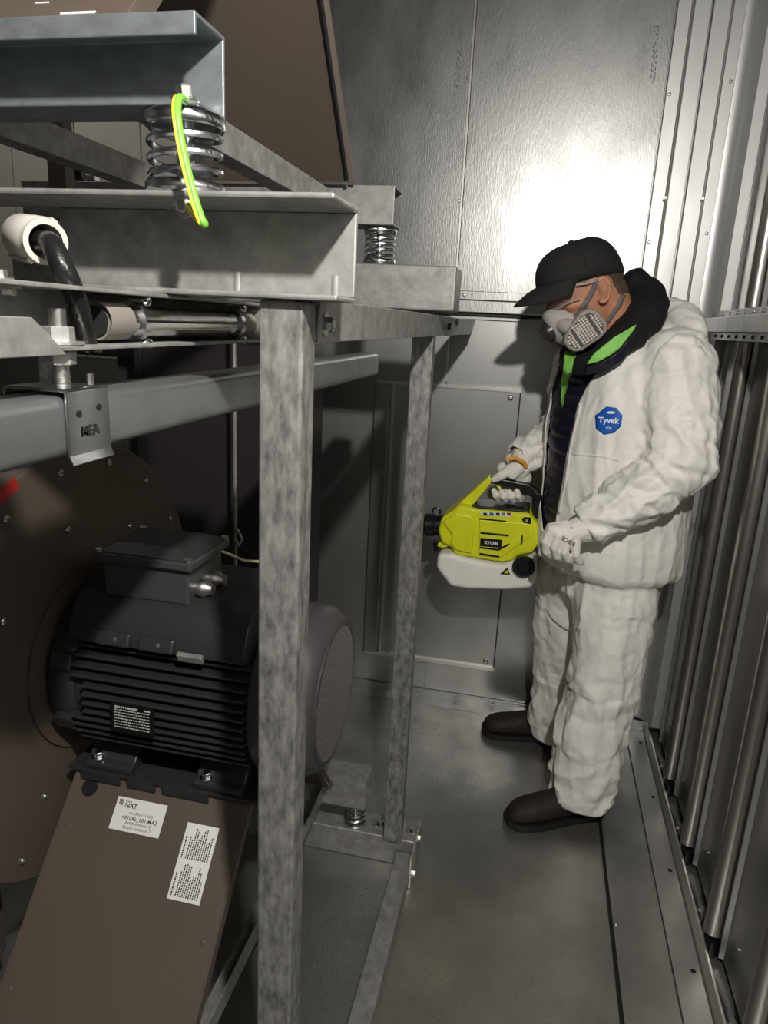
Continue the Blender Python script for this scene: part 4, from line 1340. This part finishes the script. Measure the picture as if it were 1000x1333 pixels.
# --- safety goggles
v, f = [], []
for i in range(19):
    a = math.radians(-72 + 144 * i / 18)
    for j in range(5):
        t = j / 4
        v.append(hd(.030 + .092 * math.cos(a) - .004 * t, .088 * math.sin(a), .034 - (.048 - .010 * abs(math.sin(a))) * t + .010 * math.exp(-(a / .16) ** 2) * t))
for i in range(18):
    for j in range(4): f.append((i * 5 + j, (i + 1) * 5 + j, (i + 1) * 5 + j + 1, i * 5 + j + 1))
mb = MB(); mb.add(v, f)
gg = mb.build('goggles', 'goggle_lens', person, smooth='all')
gg['label'] = 'clear wraparound safety goggles'
MB().tube([hd(.030 + .093 * math.cos(a), .089 * math.sin(a), .035) for a in [math.radians(-72 + 8 * i) for i in range(19)]], .0022, 8).build('goggle_frame', 'goggle_frame', gg, smooth=True)
MB().tube([hd(.026 + .093 * math.cos(a), .089 * math.sin(a), -.012 + .010 * abs(math.sin(a))) for a in [math.radians(-72 + 8 * i) for i in range(19)]], .0016, 8).build('goggle_frame', 'goggle_frame', gg, smooth=True)
for s in (-1, 1):
    MB().tube([hd(.058, s * .086, .034), hd(.03, s * .0865, .026), hd(-.01, s * .086, .024)], .0026, 8).build('temple_arm', 'goggle_frame', gg, smooth=True)

# --- respirator
rs = MB()
rings = []
for k, (f_, w, ut, ub) in enumerate(((.060, .058, -.020, -.122), (.085, .060, -.012, -.126), (.110, .048, -.004, -.120), (.130, .034, -.008, -.102), (.141, .024, -.018, -.088))):
    rings.append([hd(f_ + (.004 * math.sin(a)), w * math.cos(a), (ut + ub) / 2 + (ut - ub) / 2 * math.sin(a)) for a in [2 * math.pi * i / 28 for i in range(28)]])
rs.loft(rings)
resp = rs.build('respirator', 'mask_grey', person, smooth='all')
resp['label'] = 'grey half-face respirator with two filter cartridges'
MB().lathe(hd(.126, 0, -.060), HF - HU * .15, [(.030, 0), (.031, .010), (.028, .024), (.020, .030), (.018, .034)], 24).build('exhale_valve', 'mask_dark', resp, smooth=True)
for a in range(6):
    aa = math.radians(a * 60)
    MB().tube([hd(.152, .006 * math.cos(aa), -.064 + .006 * math.sin(aa)), hd(.149, .022 * math.cos(aa), -.062 + .022 * math.sin(aa))], .0022, 6).build('valve_rib', 'mask_grey', resp, smooth=True)
# cartridges: rounded trapezoids, inner collar
def cart(s):
    ctr = hd(.075, s * .086, -.083)
    e1 = (HF * .93 - HL * s * .22 + HU * -.28).normalized()       # along the pad, to the front and down
    nn = (HL * s * 1.0 + HF * .24 - HU * .12).normalized()
    e1 = (e1 - nn * e1.dot(nn)).normalized(); e2 = nn.cross(e1) * (1 if nn.cross(e1).dot(HU) > 0 else -1)
    out = [(-.060, -.020), (-.056, .020), (-.045, .038), (-.020, .044), (.010, .034), (.046, .016), (.056, .004), (.057, -.014), (.048, -.034), (.030, -.044), (-.030, -.044), (-.050, -.038)]
    def pt(p, q, h_): return ctr + e1 * p + e2 * q + nn * h_
    base = MB().loft([[pt(p * .97, q * .97, -.020) for p, q in out], [pt(p, q, -.015) for p, q in out], [pt(p, q, .004) for p, q in out], [pt(p * .95, q * .94, .009) for p, q in out]])
    o = base.build('filter_cartridge', 'filter_grey', resp, bevel=.003)
    MB().prism([pt(p * .84, q * .80, .0088) for p, q in out], nn * .0009).build('filter_recess', 'filter_dark', o)
    poly = np.array([(p * .80, q * .76) for p, q in out])
    gm = MB()
    for i in range(-7, 8):
        for j in range(-6, 7):
            c = (i * .0074, j * .0074)
            if inside(np.array([c]), poly)[0] and i not in (-4, 3): gm.obox(pt(c[0], c[1], .0102), e1 * .0027, e2 * .0027, nn * .0008)
    gm.build('filter_mesh', 'filter_light', o)
    MB().tube([hd(.108, s * .030, -.055), hd(.098, s * .062, -.066), ctr - nn * .010], [.020, .022, .024], 16).build('cartridge_port', 'mask_grey', resp, smooth=True)
for s in (1, -1): cart(s)
ribbon(B_BODY, [(747, 416), (757, 402), (768, 385), (777, 365)], 6.5, .005, 6).build('head_strap', 'strap', resp, smooth='all', solid=.0015)
ribbon(B_BODY, [(782, 428), (790, 419), (798, 408), (806, 396), (810, 384)], 6, .005, 6).build('head_strap', 'strap', resp, smooth='all', solid=.0015)

# ================================================================== sprayer
spr = thing('sprayer', at_y(640, 757, YS), 'yellow cordless sprayer with white tank and black nozzle held by the person', 'sprayer')


def slab(poly, y0, y1, name, mat, parent=spr, bevel=.004, seg=3):
    P = [at_y(px, py, YS) for px, py in poly]
    return MB().prism([(p.x, y0, p.z) for p in P], (0, y1 - y0, 0)).build(name, mat, parent, bevel=bevel, seg=seg)


H = .068
# shell (below the handle opening)
body = slab([(578, 668), (590, 660), (600, 652), (618, 655), (626, 657), (690, 662), (700, 676), (702, 700), (694, 712), (676, 716), (668, 722), (655, 724), (620, 719), (594, 714), (592, 706), (578, 700), (574, 684)], YS - H, YS + H, 'shell', 'sprayer_yellow', bevel=.012, seg=4)
slab([(598, 654), (636, 619), (640, 620), (640, 627), (620, 652), (618, 656)], YS - .026, YS + .026, 'handle_strut', 'sprayer_yellow', bevel=.006)
slab([(636, 621), (640, 619), (690, 629), (704, 640), (704, 652), (690, 645), (668, 635), (640, 628)], YS - .018, YS + .018, 'handle_grip', 'black_plastic', bevel=.007)
slab([(694, 636), (706, 642), (706, 676), (694, 670)], YS - .025, YS + .025, 'handle_post', 'black_plastic', bevel=.005)
slab([(616, 653), (690, 659), (690, 664), (616, 659)], YS - H + .012, YS + H - .012, 'shell_top_trim', 'black_plastic', bevel=.004)
slab([(645, 629), (652, 633), (654, 638), (650, 637)], YS - .012, YS + .012, 'trigger', 'sprayer_yellow', bevel=.002)
yf_ = YS - H
def face(poly, name, mat, out=.003, parent=spr, bevel=.0012): return slab(poly, yf_ - out, yf_ + .004, name, mat, parent, bevel, 2)
face([(580, 672), (597, 660), (618, 664), (622, 672), (617, 712), (597, 708), (590, 700), (592, 688)], 'front_cheek', 'sprayer_yellow', .010, bevel=.006)
face([(627, 669), (688, 674), (690, 690), (680, 699), (655, 717), (626, 713)], 'side_panel', 'sprayer_yellow', .006, bevel=.003)
for poly in ([(628, 684.5), (664, 688), (664, 690.5), (628, 687)], [(627, 703), (650, 706), (664, 699), (665, 701), (651, 708.5), (627, 705.5)], [(627, 711), (652, 715), (652, 717), (627, 713.5)], [(627, 667), (661, 670.5), (661, 672), (627, 669)], [(680, 689), (682, 689), (681, 700), (679, 700)]):
    slab(poly, yf_ - .0068, yf_ - .004, 'vent_slot', 'black_plastic', bevel=.0004)
lb = slab([(628, 692), (655.5, 694.5), (654.5, 705), (627.5, 702.5)], yf_ - .0072, yf_ - .004, 'name_badge', 'black_plastic', bevel=.0006)
p = at_y(641.5, 698.6, YS); q = at_y(651.5, 699.6, YS); u_ = (q - p); u_.y = 0
MB().text('RYOBI', .0150, (p.x, yf_ - .0076, p.z), u_, Vector((-u_.z, 0, u_.x)), .025).build('badge_lettering', 'white_print', spr)
lab = slab([(627, 659), (668, 661.5), (667, 666.5), (629, 664)], yf_ - .0012, yf_ + .004, 'warning_label', 'paper', bevel=.0004)
for (x, c) in ((634, 'ink'), (642, 'emblem_blue'), (650, 'ink'), (657, 'ink_grey'), (664, 'shoe_red')):
    slab([(x - 2.5, 660.6), (x + 2.5, 661), (x + 2.5, 664.6), (x - 2.5, 664.2)], yf_ - .0016, yf_ - .0011, 'label_print', c, bevel=0)
slab([(680, 669), (684, 666), (692, 667), (692, 675), (683, 674)], yf_ - .0012, yf_ + .004, 'volt_badge', 'black_plastic', bevel=.0004)
p = at_y(686, 670.5, YS)
MB().text('18', .0105, (p.x, yf_ - .0018, p.z), u_, Vector((-u_.z, 0, u_.x)), .02).build('badge_lettering', 'sprayer_yellow', spr)
# tank
slab([(574, 712), (590, 712), (618, 720), (655, 726), (690, 716), (699, 716), (700, 745), (692, 756), (660, 758), (612, 757), (590, 754), (572, 730)], YS - .082, YS + .082, 'tank', 'tank_white', bevel=.016, seg=4)
c = at_y(683, 726, YS)
yt_ = YS - .083
MB().lathe((c.x, yt_ + .004, c.z), (0, -1, 0), [(.033, 0), (.034, .003), (.034, .018), (.031, .022), (.022, .022), (.020, .016), (.012, .016), (.011, .021), (.0, .021)], 32).build('filler_cap', 'black_plastic', spr, smooth=True)
for k in range(24):
    a = 2 * math.pi * k / 24
    MB().obox((c.x + .0345 * math.cos(a), yt_ - .009, c.z + .0345 * math.sin(a)), Vector((math.cos(a), 0, math.sin(a))) * .0014, Vector((0, .008, 0)), Vector((-math.sin(a), 0, math.cos(a))) * .0018).build('cap_grip', 'black_plastic', spr)
tri = slab([(653, 737), (662, 728.5), (666, 737.5)], YS - .0832, YS - .0815, 'warning_triangle', 'plate_black', bevel=0)
p = at_y(661, 734.4, YS)
slab([(658, 735.3), (662, 731.4), (664, 735.8)], YS - .0838, YS - .0831, 'warning_mark', 'sprayer_yellow', bevel=0)
# nozzle
n0, n1 = at_y(588, 684, YS), at_y(541, 683, YS)
dd = (n1 - n0).normalized()
MB().lathe(n0, dd, [(.042, 0), (.042, .012), (.036, .014), (.036, .055), (.040, .057), (.040, .085), (.033, .090), (.033, (n1 - n0).length), (.024, (n1 - n0).length), (.022, .10)], 32).build('nozzle', 'black_plastic', spr, smooth=True)
for k in range(5):
    a = math.radians(-60 + 30 * k)
    MB().obox(n0 + dd * .012 + Vector((0, -.040 * math.cos(a), .040 * math.sin(a))), dd * .020, Vector((0, -.004 * math.cos(a), .004 * math.sin(a))), Vector((0, .006 * math.sin(a), .006 * math.cos(a)))).build('nozzle_finger', 'black_plastic', spr, bevel=.0015)
e = at_y(570, 663, YS)
MB().tube([Vector((e.x + .013 * math.cos(a), YS - .028, e.z + .012 * math.sin(a))) for a in [math.radians(q) for q in range(-40, 230, 18)]], .0035, 8).build('hook_ring', 'black_plastic', spr, smooth=True)
e = at_y(569, 708, YS)
MB().obox((e.x, YS - .02, e.z), Vector((.007, 0, .002)), Vector((0, .014, 0)), Vector((-.003, 0, .018))).build('release_latch', 'black_plastic', spr, bevel=.003)
slab([(573, 701), (588, 700), (592, 704), (580, 708), (572, 706)], YS - .05, YS + .05, 'shell_foot', 'sprayer_yellow', bevel=.003)
